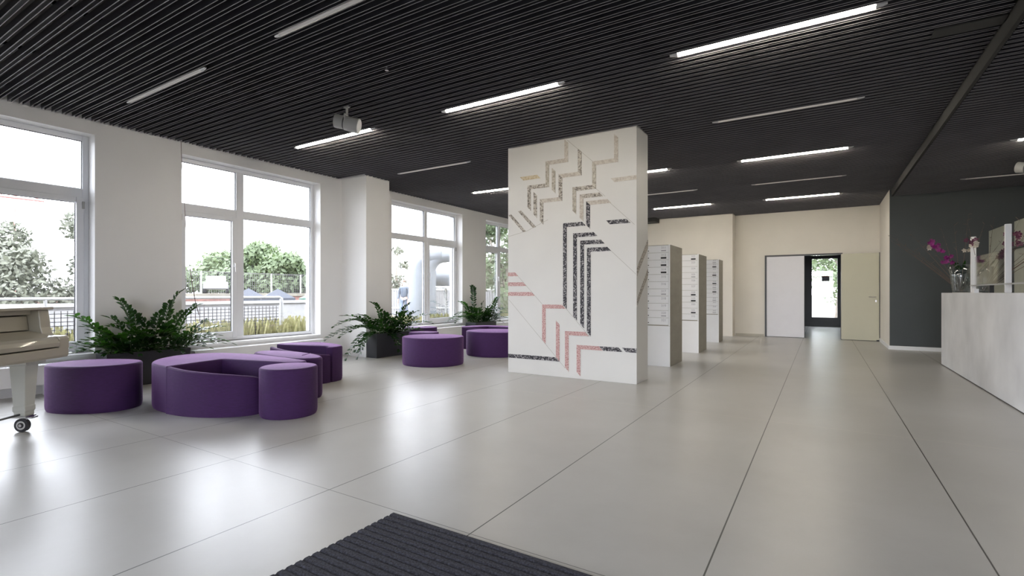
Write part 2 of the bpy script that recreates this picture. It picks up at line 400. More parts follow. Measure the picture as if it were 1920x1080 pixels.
# radiators below windows
def radiator(y0, y1, label):
    t = thing('convector_radiator', label, 'radiator', (-7.47, (y0+y1)/2, 0), 0, 'low white convectors under the windows')
    c = (y0+y1)/2; h = (y1-y0)/2
    b = MB().box(-.075, .075, -h, h, .12, .345)
    for k in range(int((y1-y0)/.5)): pass
    b.build('casing', M['white'], t, bevel=.008)
    b = MB()
    n = int((y1-y0)/.03)
    for k in range(n): b.box(-.05, .05, -h+.03+k*.03, -h+.045+k*.03, .345, .349)
    b.build('grille', M['white'], t)
    for s in (-h+.25, h-.42):
        MB().box(-.03, .05, s, s+.045, 0, .12).build('foot', M['white'], t)
for a, c, l in [(-2.8, -.75, 'low white convector radiator under the window behind the piano'), (.2, 2.45, 'low white convector radiator under the leftmost visible window behind the piano leg'),
                (3.6, 5.72, 'low white convector radiator under the second window behind the purple seats'), (7.55, 9.8, 'low white convector radiator under the third window beyond the pier'),
                (11.0, 13.1, 'low white convector radiator under the farthest window')]:
    if c > 0: radiator(a, c, l)

# ------------------------------------------------------------------ doors
b = MB().box(-1.29, -1.25, YB-.03, YB+.15, 0, 2.13).box(-1.25, .42, YB-.03, YB+.15, 2.095, 2.13).box(.385, .42, YB-.0, YB+.15, 0, 2.095)
d = struct('door_1', b, M['metal_d'], 'double door in the back wall, left leaf closed white')
MB().box(-1.245, -.392, YB-.02, YB+.03, .012, 2.09).build('door_leaf', M['door_w'], d, bevel=.003)
MB().box(-.392, -.382, YB-.015, YB+.03, .012, 2.09).build('leaf_edge_seal', M['gasket'], d)
t = thing('door_2', 'cream door leaf standing open flat against the back wall', 'door', (.39, YB-.055, 0)); del t['category']; t['kind'] = 'structure'
MB().box(0, .755, -.02, .022, .012, 2.10).build('door_leaf', M['door_c'], t, bevel=.003)
MB().box(.757, .768, -.03, .05, .0, 2.11).build('edge_strip', M['metal_d'], t)
b = MB().tube([(.69, -.02, 1.05), (.69, -.06, 1.05)], .009).tube([(.69, -.06, 1.05), (.55, -.06, 1.05)], .009)
b.lathe([(0, 0), (.001, 0)], 4)
hd = b.build('handle', M['chrome'], t, smooth='auto')
MB().box(.675, .705, -.026, -.02, .93, .98).build('keyhole_plate', M['chrome'], t)
MB().box(.70, .77, -.05, -.0, 0, .03).build('door_stop', M['rubber'], t)

# ------------------------------------------------------------------ pillar with stone inlays
pt = thing('pillar', 'square white pillar with zigzag marble inlays in the middle of the hall', 'pillar', ((PX0+PX1)/2, (PY0+PY1)/2, 0))
po = Vector(pt.location)
b = MB().box(PX0, PX1, PY0, PY1, 0, 3.5); b.v = [tuple(Vector(v)-po) for v in b.v]
b.build('shaft', M['plaster'], pt, bevel=.004)
SEG=[('V',-2.952,3.206,2.942,'beige'),('H',2.947,-3.241,-2.952,'beige'),('V',-3.241,2.952,2.637,'grey'),('H',2.641,-3.531,-3.241,'greyb'),('V',-3.531,2.644,2.337,'greyb'),('V',-3.144,2.845,2.544,'grey'),('V',-3.433,2.543,2.227,'greyb'),('V',-2.754,3.053,2.739,'greyb'),('H',2.742,-3.04,-2.754,'beige'),('V',-3.04,2.746,2.425,'greyb'),('H',2.43,-3.331,-3.04,'beige'),('V',-3.331,2.435,2.128,'greyb'),('V',-2.248,3.164,2.844,'beige'),('H',2.851,-2.549,-2.248,'beige'),('V',-2.549,2.858,2.542,'grey'),('H',2.542,-2.833,-2.549,'greyb'),('V',-2.833,2.541,2.228,'grey'),('V',-2.728,2.432,2.125,'beige'),('H',2.433,-2.728,-2.45,'greyb'),('V',-2.634,2.339,2.022,'dark'),('H',2.336,-2.634,-2.34,'beige'),('H',2.778,-3.655,-3.376,'tan'),('H',2.599,-2.297,-2.008,'beige'),('H',2.06,-2.358,-2.085,'dark'),('V',-2.973,2.071,0.956,'dark'),('H',2.068,-2.973,-2.694,'dark'),('V',-2.823,1.924,0.806,'dark'),('H',1.921,-2.823,-2.531,'dark'),('V',-2.719,1.82,0.705,'dark'),('H',1.817,-2.719,-2.431,'dark'),('V',-2.624,1.719,0.602,'dark'),('H',1.718,-2.624,-2.342,'dark'),('V',-3.295,0.962,0.469,'pink'),('H',0.96,-3.295,-2.988,'pink'),('V',-3.081,0.741,0.243,'pink'),('H',0.238,-3.861,-3.081,'dark'),('V',-2.944,0.605,0.112,'pink'),('H',0.604,-2.944,-2.652,'pink'),('V',-2.772,0.427,0.065,'pink'),('H',0.425,-2.772,-2.457,'pink'),('H',0.424,-2.45,-2.19,'dark'),('H',0.424,-2.141,-2.008,'dark'),('H',1.417,-3.861,-3.739,'pink'),('H',1.274,-3.861,-3.604,'pink'),('H',1.133,-3.861,-3.466,'pink')]
HW = .027; fy = PY0-.004
def inlay(poly, m, lab=None):
    # recessed frame line + stone face standing 4 mm proud
    b = MB().prism(poly, 'y', PY0+.002, fy); b.v = [tuple(Vector(v)-po) for v in b.v]
    o = b.build('inlay_strip', m, pt)
    if lab: o['label'] = lab
NAMES = {'beige': 'beige rose stone strip', 'grey': 'taupe stone strip', 'greyb': 'dark veined taupe stone strip', 'dark': 'black speckled granite strip', 'pink': 'dusty red stone strip', 'tan': 'tan stone strip'}
for k, c, a, e, m in SEG:
    if k == 'V': poly = [(c-HW, a+HW), (c+HW, a-HW), (c+HW, e-HW), (c-HW, e+HW)]
    else:
        la = a-HW if a > -3.85 else -3.884; ra = e-HW if e < -2.02 else -1.981
        poly = [(la, c+HW), (ra, c+HW), (e+HW if e < -2.02 else -1.981, c-HW), (a+HW if a > -3.85 else -3.884, c-HW)]
    inlay(poly, M['s_'+m], NAMES[m])
for poly in [[(-3.875, 2.276), (-3.829, 2.284), (-3.581, 2.021), (-3.63, 2.014)], [(-3.714, 2.318), (-3.665, 2.326), (-3.422, 2.076), (-3.47, 2.063)]]:
    inlay(poly, M['s_greyb'], 'slanted grey stone strip')
for poly in [[(6.638, 1.859), (6.638, 1.745), (6.174, 1.357), (6.174, 1.458)], [(6.638, 1.472), (6.638, 1.372), (6.174, 0.976), (6.174, 1.063)]]:
    b = MB().prism(poly, 'x', PX1-.002, PX1+.004); b.v = [tuple(Vector(v)-po) for v in b.v]
    b.build('inlay_strip', M['s_greyb'], pt)['label'] = 'slanted brown stone strip on the side face'
b = MB()
for L_ in [[(-3.716, 1.388), (-3.325, 0.994)], [(-3.87, 1.049), (-3.291, 0.459), (-2.972, 0.128)], [(-2.94, 3.218), (-2.569, 2.878)], [(-2.333, 2.315), (-2.009, 2.009)], [(-2.948, 0.926), (-2.622, 0.579)], [(-2.319, 1.694), (-1.989, 1.384)], [(-3.88, 1.966), (-3.566, 2.029), (-3.233, 2.163)], [(-2.524, 2.515), (-2.398, 2.404)]]:
    for p, q in zip(L_[:-1], L_[1:]):
        d_ = Vector((q[0]-p[0], q[1]-p[1])).normalized(); n_ = Vector((-d_.y, d_.x))*.0022
        b.prism([(p[0]+n_.x, p[1]+n_.y), (q[0]+n_.x, q[1]+n_.y), (q[0]-n_.x, q[1]-n_.y), (p[0]-n_.x, p[1]-n_.y)], 'y', PY0+.001, PY0-.0006)
b.v = [tuple(Vector(v)-po) for v in b.v]
b.build('joint_lines', M['groove'], pt)

# ------------------------------------------------------------------ mailbox columns
def text_mesh(s, size, name, m, parent, loc, rot=(PI/2, 0, 0)):
    cu = bpy.data.curves.new(name, 'FONT'); cu.body = s; cu.size = size; cu.align_x = 'CENTER'; cu.align_y = 'CENTER'; cu.extrude = .0004
    tmp = bpy.data.objects.new('tmp', cu); sc.collection.objects.link(tmp)
    dg = bpy.context.evaluated_depsgraph_get(); me = bpy.data.meshes.new_from_object(tmp.evaluated_get(dg)); me.name = name
    bpy.data.objects.remove(tmp); bpy.data.curves.remove(cu)
    me.materials.clear(); me.materials.append(m)
    o = bpy.data.objects.new(name, me); o.location = loc; o.rotation_euler = rot; sc.collection.objects.link(o); o.parent = parent
    return o
def mailboxes(x1, y0, y1, top, low, nrow, black, part, label, first, wd=.37):
    t = thing('mailbox_column', label, 'mailbox column', (x1-wd/2, (y0+y1)/2, 0), 0, 'mailbox columns behind the pillar')
    hx = wd/2; hy = (y1-y0)/2
    MB().box(-hx, hx, -hy+.006, hy, 0, top).build('casing', M['boxside'], t, bevel=.004)
    MB().box(-hx, hx, -hy, -hy+.006, 0, low-.004).build('base_panel', M['white'], t)
    ph = (top-low-.02)/nrow
    for k in range(nrow):
        z1 = top-.01-k*ph; z0 = z1-ph+.004
        d = MB().box(-hx+.008, hx-.025, -hy-.006, -hy+.006, z0, z1).build('mailbox_door', M['white'], t, bevel=.002)
        MB().tube([(-hx+.035, -hy-.006, z0+.03), (-hx+.035, -hy-.011, z0+.03)], .008, 8).build('lock', M['black' if part != 2 else 'brownstem'], d)
        if k in black:
            MB().box(hx-.14, hx-.055, -hy-.009, -hy-.006, z0+.014, z0+.040).build('name_plate', M['black'], d)['label'] = 'black name plate'
        else:
            MB().box(hx-.135, hx-.06, -hy-.0075, -hy-.006, z0+.018, z0+.036).build('name_plate', M['white' if k % 3 else 'ink'], d)
        text_mesh(str(first+k), .05, 'number', M['ink'], d, (hx-.097, -hy-.0065, z0+.072))
    MB().box(hx-.022, hx, -hy-.004, -hy+.006, low, top).build('edge_strip', M['white'], t)
mailboxes(-2.01, 7.906, 8.69, 1.90, .635, 11, (1, 2, 3), 1, 'nearest of the grey mailbox columns with white doors', 311)
mailboxes(-2.005, 10.0, 10.76, 1.89, .615, 11, (0, 6, 7, 9), 2, 'middle grey mailbox column with white doors', 322)
mailboxes(-2.04, 12.4, 12.95, 1.925, .645, 13, (1, 3, 5, 7), 3, 'farthest of the grey mailbox columns with white doors', 333)

# ------------------------------------------------------------------ reception
t = thing('reception_counter', 'long pale polished concrete reception counter at the right edge', 'counter', (1.95, 6.5, 0))
MB().box(-.333, -.233, -4.0, 3.935, 0.012, 1.15).build('front_panel', M['conc'], t, bevel=.004)
MB().box(-.233, .45, 3.835, 3.935, 0.012, 1.15).build('end_panel', M['conc'], t, bevel=.004)
MB().box(-.233, .45, -4.0, 3.835, 1.08, 1.148).build('worktop', M['conc'], t, bevel=.003)
MB().box(-.31, .43, -3.98, 3.91, 0, .014).build('plinth', M['black'], t)
t = thing('counter_screen_stand', 'two white posts joined by a grey rail standing on the counter', 'stand', (1.8, 8.6, 1.15))
for y in (.79, -.76): MB().box(-.028, .028, y-.02, y+.02, 0, .785).build('post', M['white'], t, bevel=.006)
MB().box(-.03, .03, -3.2, .83, .095, .11).build('shelf', M['lampgrey'], t)
MB().box(-.004, .004, -.73, .76, .115, .5).build('glass_panel', M['glass'], t)
MB().box(-.02, .02, -.12, -.04, 0, .095).build('block', M['black'], t)
o = MB().box(-.1, .1, -.15, .15, 0, .004).build('paper_sheet', M['paper']); o.location = (1.80, 9.75, 1.15); o.rotation_euler.z = .35
tag(o, 'white paper sheet lying beside the near vase on the counter', 'paper')
o = MB().box(-.09, .09, -.13, .13, 0, .004).build('paper_sheet', M['paper']); o.location = (1.74, 9.13, 1.15); o.rotation_euler.z = -.2
tag(o, 'cream paper sheet lying flat between the posts on the counter', 'paper')
o = MB().box(-.022, .022, -.05, .05, 0, .05).build('card_box', M['white']); o.location = (1.66, 8.55, 1.15)
tag(o, 'tiny white card box at the counter edge', 'box')
def vase(loc, r0, r1, h, label):
    b = MB().lathe([(.0, .001), (r0, .001), (r0*1.02, .02), (r0+(r1-r0)*.5, h*.5), (r1, h), (r1-.006, h), (r0+(r1-r0)*.5-.006, h*.5), (r0-.006, .03), (0, .03)], 28)
    o = b.build('glass_vase', M['vase'], None, smooth=True); o.location = loc
    return tag(o, label, 'vase')
vase((1.80, 10.13, 1.15), .10, .155, .43, 'flared clear glass vase left of the posts')
vase((1.95, 9.57, 1.15), .085, .10, .37, 'straight clear glass vase between the two posts')
def bouquet(name, label, base, twigs, blossoms, seed):
    rnd = random.Random(seed); t = thing(name, label, 'flowers', base)
    b = MB()
    for tip, bend in twigs:
        tip = Vector(tip)-Vector(base); mid = tip*.5+Vector((0, 0, bend)); p0 = Vector((rnd.uniform(-.03, .03), rnd.uniform(-.03, .03), .03))
        pts = [p0.lerp(mid, s).lerp(mid.lerp(tip, s), s) for s in [k/8 for k in range(9)]]
        b.tube(pts, [.005*(1-s*.07)-.0002*s for s in range(9)], 5)
        for k in range(5, 9):
            p = pts[k]; d = Vector((rnd.uniform(-1, 1), rnd.uniform(-1, 1), rnd.uniform(-.2, 1)))*.05
            b.tube([p, p+d], [.003, .002], 4)
    b.build('twigs', M['twig'], t)
    for c, r, n, m in blossoms:
        b = MB(); c = Vector(c)-Vector(base)
        for k in range(n):
            p = c+Vector((rnd.uniform(-r, r), rnd.uniform(-r, r), rnd.uniform(-r, r)))
            nrm = Vector((rnd.uniform(-1, 1), -1, rnd.uniform(-.6, .6))).normalized(); a = nrm.cross(Vector((0, 0, 1))).normalized(); u = nrm.cross(a)
            for j in range(5):
                an = j*2*PI/5+k; d = a*math.cos(an)+u*math.sin(an); s = nrm.cross(d); L_ = .038
                b.add([p, p+d*L_*.55+s*L_*.35+nrm*.006, p+d*L_+nrm*.012, p+d*L_*.55-s*L_*.35+nrm*.006], [(0, 1, 2, 3)])
        b.build('blossoms', M[m], t)
    b = MB()
    for k in range(12):
        an = rnd.uniform(0, 2*PI); d = Vector((math.cos(an), math.sin(an), 0)); p = d*.05+Vector((0, 0, .35)); q = p+d*rnd.uniform(.05, .12)+Vector((0, 0, rnd.uniform(.05, .18))); s = d.cross(Vector((0, 0, 1)))*.02
        b.add([p, (p+q)/2+s, q, (p+q)/2-s], [(0, 1, 2, 3)])
    b.build('leaves', M['leaf'], t)
V1 = (1.80, 10.13, 1.15)
bouquet('flower_bouquet', 'magenta orchid bouquet with long bare twigs in the flared vase', V1,
        [((1.0, 10.6, 2.02), .05), ((1.1, 10.5, 1.95), .02), ((1.25, 10.5, 2.1), .05), ((.95, 10.6, 2.12), .1), ((1.3, 10.6, 1.85), .06), ((1.75, 10.3, 2.2), 0), ((1.9, 10.2, 2.35), 0), ((1.6, 10.3, 2.15), 0), ((2.1, 10.3, 2.2), 0), ((2.0, 10.0, 2.0), 0), ((1.45, 10.3, 1.9), .05), ((2.3, 10.1, 2.0), 0)],
        [((1.50, 10.2, 1.90), .075, 9, 'orchid'), ((1.56, 10.15, 1.82), .05, 6, 'orchid'), ((1.64, 10.1, 1.67), .065, 8, 'orchid'), ((1.42, 10.2, 1.86), .02, 3, 'petal_w'), ((1.86, 10.05, 1.83), .04, 4, 'petal_w')], 3)
V2 = (1.95, 9.57, 1.15)
bouquet('flower_bouquet', 'dark red flowers with spreading twigs in the straight vase', V2,
        [((2.3, 9.0, 2.0), .03), ((2.45, 9.0, 1.9), .08), ((2.6, 8.9, 1.98), .05), ((2.75, 8.9, 2.0), .1), ((2.65, 8.9, 1.88), .12), ((2.35, 9.0, 2.12), .02), ((2.2, 9.1, 2.1), 0), ((1.7, 9.2, 2.15), 0), ((2.7, 8.9, 1.8), .12), ((1.95, 9.1, 2.15), 0)],
        [((2.12, 9.0, 1.84), .09, 14, 'orchid_d'), ((2.02, 9.0, 1.66), .05, 5, 'orchid_d'), ((1.72, 9.1, 1.86), .06, 4, 'orchid_d'), ((2.4, 8.95, 1.86), .05, 5, 'orchid_d'), ((1.75, 9.1, 1.8), .04, 3, 'petal_w')], 5)
# partition behind the reception
b = MB().box(2.66, 2.8, 9.2, 11.27, 0, 2.31, 0).box(2.66, 2.8, 11.8, 12.74, 0, 2.31, 0).box(2.69, 2.8, 11.27, 11.8, 0, 2.31, 1)
b.box(2.60, 2.66, 9.2, 11.27, 1.86, 1.89, 1)
struct('wall_partition', b, [mat('sage beige paint', (.42, .42, .34), .5), M['wall_grey']], 'low beige partition wall with a dark strip behind the reception')

# ------------------------------------------------------------------ entrance mat
b = MB(); ny = 340; y = 1.9; pitch = .042; xs = (-1.895, 1.25); vs = []; fs = []
k = 0
while y > -1.2:
    for (dy, z) in ((0, .004), (.008, .009), (.030, .009), (.038, .004)):
        vs += [(xs[0], y-dy, z), (xs[1], y-dy, z)]
    y -= pitch
n = len(vs)//2
fs = [(2*i, 2*i+1, 2*i+3, 2*i+2) for i in range(n-1)]
b.add(vs, fs); b.box(xs[0], xs[1], -1.2, 1.9, .0005, .003)
o = b.build('floor_mat', M['mat']); tag(o, 'large ribbed charcoal entrance mat in the near foreground', 'mat')

# ------------------------------------------------------------------ ottomans
def cr(pts, n=6):
    """closed Catmull-Rom"""
    out = []; N_ = len(pts)
    for i in range(N_):
        p0, p1, p2, p3 = [Vector(pts[(i+j-1) % N_]) for j in range(4)]
        for k in range(n):
            t = k/n
            out.append(.5*((2*p1)+(p2-p0)*t+(2*p0-5*p1+4*p2-p3)*t*t+(-p0+3*p1-3*p2+p3)*t**3))
    return [(p[0], p[1]) for p in out]
def drum(pts, h, r=.02):
    """upholstered solid from a closed outline, softly rounded top edge; pts around origin"""
    c = Vector((sum(p[0] for p in pts)/len(pts), sum(p[1] for p in pts)/len(pts)))
    n = len(pts); rings = []
    def ring(off, z):
        o = []
        for i in range(n):
            a = Vector(pts[i-1]); q = Vector(pts[(i+1) % n]); t_ = (q-a).normalized(); nn = Vector((t_.y, -t_.x)); p = Vector(pts[i])
            if (p-c).dot(nn) < 0 and False: nn = -nn
            o.append((p.x-nn.x*off, p.y-nn.y*off, z))
        return o
    b = MB(); vs = []
    prof = [(.012, 0), (.003, .02), (0, .05), (0, h-r*1.4)]+[(r*(1-math.cos(a)), h-r+r*math.sin(a)) for a in (0.2, .5, .8, 1.1, 1.35, PI/2)]
    for off, z in prof: vs += ring(off, z)
    fs = [(i*n+k, i*n+(k+1) % n, (i+1)*n+(k+1) % n, (i+1)*n+k) for i in range(len(prof)-1) for k in range(n)]
    fs += [tuple(range((len(prof)-1)*n, len(prof)*n)), tuple(range(n-1, -1, -1))]
    return b.add(vs, fs)
def ell(a, bb, ang=0, n=48, p=2.0):
    o = []
    for k in range(n):
        t = 2*PI*k/n; x = a*math.copysign(abs(math.cos(t))**(2/p), math.cos(t)); y = bb*math.copysign(abs(math.sin(t))**(2/p), math.sin(t))
        o.append((x*math.cos(ang)-y*math.sin(ang), x*math.sin(ang)+y*math.cos(ang)))
    return o
def ottoman(loc, a, bb, ang, h, label, cat='ottoman', group=None, pts=None, p=2.0):
    o = drum(pts or ell(a, bb, ang, p=p), h).build('ottoman', M['purple'], None, smooth='auto'); o.location = (*loc, 0)
    return tag(o, label, cat, group)
G = 'purple upholstered seats by the windows'
ottoman((-6.21, 2.08), .42, .30, .50, .45, 'oval purple ottoman standing alone beside the piano', group=G, p=2.2)
ottoman((-4.315, 2.94), .255, .255, 0, .455, 'small round purple ottoman in front of the hollow seat', group=G)
def crescent(name, loc, solid, wall, z_wall, void_floor, label):
    """solid: closed outline of the full height part; wall: outer points of the thin sloping rim, thickness inward"""
    t = thing(name, label, 'seat', (*loc, 0), 0, G)
    L0 = Vector(loc)
    s = [(p[0]-L0.x, p[1]-L0.y) for p in solid]
    area = sum(s[i-1][0]*s[i][1]-s[i][0]*s[i-1][1] for i in range(len(s)))
    if area < 0: s = s[::-1]
    drum(s, .45, .018).build('high_back_part', M['purple'], t, smooth='auto')
    wv = [Vector(p)-L0 for p in wall]; n = len(wv); b = MB(); th = .05; vs = []
    cen = Vector((sum(p.x for p in wv)/n, sum(p.y for p in wv)/n))+void_floor
    for i, p in enumerate(wv):
        tt = (wv[min(i+1, n-1)]-wv[max(i-1, 0)]).normalized(); nn = Vector((tt.y, -tt.x))
        if nn.dot(cen-p) < 0: nn = -nn
        z = z_wall[0]+(z_wall[1]-z_wall[0])*i/(n-1)
        q = p+nn*th
        vs += [(p.x, p.y, 0), (p.x, p.y, z-.012), (p.x+nn.x*.008, p.y+nn.y*.008, z-.003), (p.x+nn.x*.02, p.y+nn.y*.02, z), (q.x-nn.x*.01, q.y-nn.y*.01, z-.002), (q.x, q.y, z-.012), (q.x, q.y, 0)]
    fs = [(i*7+k, i*7+k+1, (i+1)*7+k+1, (i+1)*7+k) for i in range(n-1) for k in range(6)]
    fs += [tuple(range(7)), tuple(range((n-1)*7+6, (n-1)*7-1, -1))]
    b.add(vs, fs).build('sloping_rim', M['purple'], t, smooth='auto')
    return t
# big hollow seat
arc = lambda pts, n=5: [((1-t)**0)*1 for t in []]
def openspline(pts, n=5):
    P_ = [pts[0]]+list(pts)+[pts[-1]]; out = []
    for i in range(1, len(P_)-2):
        p0, p1, p2, p3 = [Vector(P_[i+j-1]) for j in range(4)]
        for k in range(n):
            t = k/n; out.append(tuple(.5*((2*p1)+(p2-p0)*t+(2*p0-5*p1+4*p2-p3)*t*t+(-p0+3*p1-3*p2+p3)*t**3)))
    out.append(tuple(pts[-1])); return out
back = openspline([(-5.30, 2.325), (-5.62, 2.345), (-5.88, 2.46), (-6.08, 2.66), (-6.17, 2.93), (-5.98, 3.20), (-5.5, 3.33), (-4.95, 3.34), (-4.55, 3.30)])
inner = [(-4.50, 3.26), (-4.50, 3.20), (-4.60, 3.10), (-4.84, 3.05), (-5.1, 2.985), (-5.38, 2.915), (-5.405, 2.90), (-5.40, 2.86), (-5.36, 2.62), (-5.32, 2.42)]
front = openspline([(-5.31, 2.325), (-5.05, 2.355), (-4.79, 2.46), (-4.62, 2.60), (-4.555, 2.72), (-4.55, 2.79)])
t = crescent('hollow_seat', (-5.3, 2.85), back+inner, front, (.447, .345), Vector((0, .4)), 'largest purple seat, oval with a hollow cut into it, left of centre')
fl = [Vector(p)-Vector((-5.3, 2.85)) for p in front[::3]+[(-4.60, 3.08), (-5.36, 2.9)]]
MB().prism([tuple(p) for p in fl], 'z', 0, .06).build('hollow_floor', M['purple_in'], t)
# middle low oval
mid = cr([(-5.85, 3.56), (-5.7, 3.44), (-5.25, 3.385), (-4.85, 3.39), (-4.68, 3.54), (-4.83, 3.70), (-5.25, 3.80), (-5.65, 3.78), (-5.82, 3.70)])
c0 = Vector((-5.25, 3.58)); mid = [(p[0]-c0.x, p[1]-c0.y) for p in mid]
t = thing('oval_seat', 'low purple oval seat behind the hollow seat', 'seat', (c0.x, c0.y, 0), 0, G)
drum(mid, .44, .03).build('cushion', M['purple'], t, smooth='auto')
b = MB().tube([(.12, .2, .4405), (.2, .08, .442), (.24, 0, .442)], .003, 5).build('seam', M['purple_in'], t)
# far block with sloping rim
back = openspline([(-5.36, 4.27), (-5.37, 4.38), (-5.45, 4.50), (-5.8, 4.62), (-6.15, 4.60), (-6.34, 4.40), (-6.38, 4.22)])
inner = [(-6.34, 4.14), (-6.0, 4.20), (-5.6, 4.34), (-5.50, 4.33), (-5.42, 4.22)]
front = openspline([(-6.12, 3.90), (-5.85, 3.865), (-5.62, 3.90), (-5.45, 3.99), (-5.37, 4.12), (-5.36, 4.24)])
t = crescent('hollow_seat', (-5.85, 4.3), back+inner, front, (.447, .355), Vector((0, .35)), 'purple hollow seat at the back of the left cluster, before the second window')
fl = [Vector(p)-Vector((-5.85, 4.3)) for p in front[::3]+[(-5.45, 4.3), (-6.3, 4.2)]]
MB().prism([tuple(p) for p in fl], 'z', 0, .06).build('hollow_floor', M['purple_in'], t)
# right cluster
ottoman((-5.39, 6.27), .50, .46, .3, .445, 'round purple ottoman beside the square dark planter at the pier', group=G)
ottoman((-6.06, 6.80), .27, .24, .3, .45, 'small purple ottoman half hidden behind the round ottoman at the pier', group=G)
ottoman((-6.98, 7.74), .33, .28, .6, .45, 'purple ottoman close to the third window behind the plant', group=G)
ottoman((-5.18, 7.80), .56, .48, .3, .445, 'large purple ottoman half hidden by the white pillar', group=G)
t0 = openspline([(-6.4, 8.35), (-6.35, 8.75), (-5.95, 8.98), (-5.45, 8.95), (-5.1, 8.75)]); inn = [(-5.15, 8.62), (-5.5, 8.7), (-5.95, 8.66), (-6.12, 8.3), (-6.3, 8.22)]
crescent('hollow_seat', (-5.7, 8.6), t0+inn, openspline([(-6.28, 8.2), (-5.9, 8.27), (-5.5, 8.38), (-5.12, 8.6)]), (.447, .39), Vector((0, .3)), 'farthest purple hollow seat behind the large ottoman')

# ------------------------------------------------------------------ planters with plants
def frond(base, tip, rnd, lift=.55, parent=None, n=11):
    base = Vector(base); tip = Vector(tip); d = tip-base
    ctrl = base+Vector((d.x*.3, d.y*.3, max(d.z, 0)*.75+lift*.32*d.length))
    N_ = 14; pts = []
    for k in range(N_+1):
        s = k/N_; pts.append(base.lerp(ctrl, s).lerp(ctrl.lerp(tip, s), s))
    b = MB(); b.tube(pts, [.0065*(1-.7*k/N_) for k in range(N_+1)], 5, 0)
    L_ = sum((pts[i+1]-pts[i]).length for i in range(N_)); cnt = max(6, int(L_*.8/.047))
    for k in range(cnt):
        s = .22+.78*k/(cnt-1); i = min(int(s*N_), N_-1); f = s*N_-i; p = pts[i].lerp(pts[i+1], f); t_ = (pts[i+1]-pts[i]).normalized()
        side = t_.cross(Vector((0, 0, 1)))
        if side.length < .1: side = Vector((1, 0, 0))
        side.normalize(); up = side.cross(t_).normalized()
        for sg in (-1, 1):
            dd_ = (side*sg*rnd.uniform(.75, 1.0)+t_*rnd.uniform(.45, .8)+up*rnd.uniform(.0, .5)).normalized()
            ln = rnd.uniform(.085, .118)*(1-.35*abs(s-.55)); wd = ln*.23
            if k == cnt-1: dd_ = (t_+side*sg*.25).normalized()
            lat = dd_.cross(up).normalized(); nr = lat.cross(dd_).normalized()
            m1 = p+dd_*ln*.35; m2 = p+dd_*ln*.7
            vs = [p, m1+lat*wd+nr*.006, m2+lat*wd*.8+nr*.004, p+dd_*ln-nr*.004, m2-lat*wd*.8+nr*.004, m1-lat*wd+nr*.006, m1-nr*.003, m2-nr*.003]
            b.add(vs, [(0, 1, 6), (1, 2, 7, 6), (2, 3, 7), (3, 4, 7), (4, 5, 6, 7), (5, 0, 6)], 1)
    o = b.build('frond', [M['stem'], M['leaf']], parent, smooth=True)
    return o
def plant(x0, x1, y0, y1, h, tips, label, seed, extra=10):
    rnd = random.Random(seed); c = Vector(((x0+x1)/2, (y0+y1)/2, 0))
    t = thing('potted_plant', label, 'plant', tuple(c), 0, 'arching zamioculcas plants in dark planters')
    hx, hy = (x1-x0)/2, (y1-y0)/2
    b = MB(); w_ = .015
    ox = .02   # slight taper
    def rect(dx, dy, z): return [(-hx+dx, -hy+dy, z), (hx-dx, -hy+dy, z), (hx-dx, hy-dy, z), (-hx+dx, hy-dy, z)]
    vs = rect(.012, .012, 0)+rect(0, 0, h)+rect(w_, w_, h)+rect(w_, w_, h-.06)
    fs = [(3, 2, 1, 0)]+[(a+i, a+(i+1) % 4, a+4+(i+1) % 4, a+4+i) for a in (0, 4, 8) for i in range(4)]+[(12, 13, 14, 15)]
    b.add(vs, fs).build('planter', M['planter'], t, bevel=.005)
    MB().box(-hx+w_, hx-w_, -hy+w_, hy-w_, h-.062, h-.03).build('soil', M['soil'], t)
    for tip in tips:
        q = Vector(tip)-c; base = Vector((max(-hx+.05, min(hx-.05, q.x*.3+rnd.uniform(-.05, .05))), max(-hy+.06, min(hy-.06, q.y*.55+rnd.uniform(-.08, .08))), h-.04))
        frond(base, q, rnd, parent=t, lift=rnd.uniform(.6, 1.1) if q.z < h+.25 else .35)
    for k in range(extra):
        base = Vector((rnd.uniform(-hx+.05, hx-.05), rnd.uniform(-hy+.06, hy-.06), h-.04))
        q = base+Vector((rnd.uniform(-.02, .32) if c.x < -7 else rnd.uniform(-.05, .3), rnd.uniform(-.45, .45), rnd.uniform(.02, .40)))
        q.x = max(q.x, XW+.06-c.x if not (6.0 < c.y < 7) else .03)
        frond(base, q, rnd, parent=t, lift=.7)
    return t
P1=[(-7.3, 2.68, 1.06), (-7.25, 3.35, 1.16), (-7.1, 2.17, 0.89), (-7.15, 3.96, 0.44), (-7.4, 3.65, 0.98), (-7.35, 2.98, 0.77), (-7.2, 3.08, 0.88), (-7.3, 2.58, 0.85), (-7.0, 2.23, 0.61), (-7.05, 2.23, 0.5), (-7.3, 3.89, 0.67), (-7.2, 3.69, 0.76), (-7.1, 3.23, 0.78), (-7.1, 2.57, 0.64), (-7.0, 2.4, 0.5), (-7.0, 2.66, 0.57), (-7.0, 3.34, 0.62), (-6.95, 3.45, 0.5), (-6.95, 2.98, 0.47), (-7.0, 3.24, 0.4), (-7.2, 3.8, 0.56), (-7.42, 2.89, 0.87), (-7.2, 2.32, 0.76), (-7.05, 2.47, 0.45), (-7.0, 2.87, 0.62), (-7.2, 3.85, 0.45), (-7.4, 3.28, 1.0), (-7.42, 3.49, 0.89), (-6.98, 2.77, 0.42), (-7.1, 2.19, 0.55)]
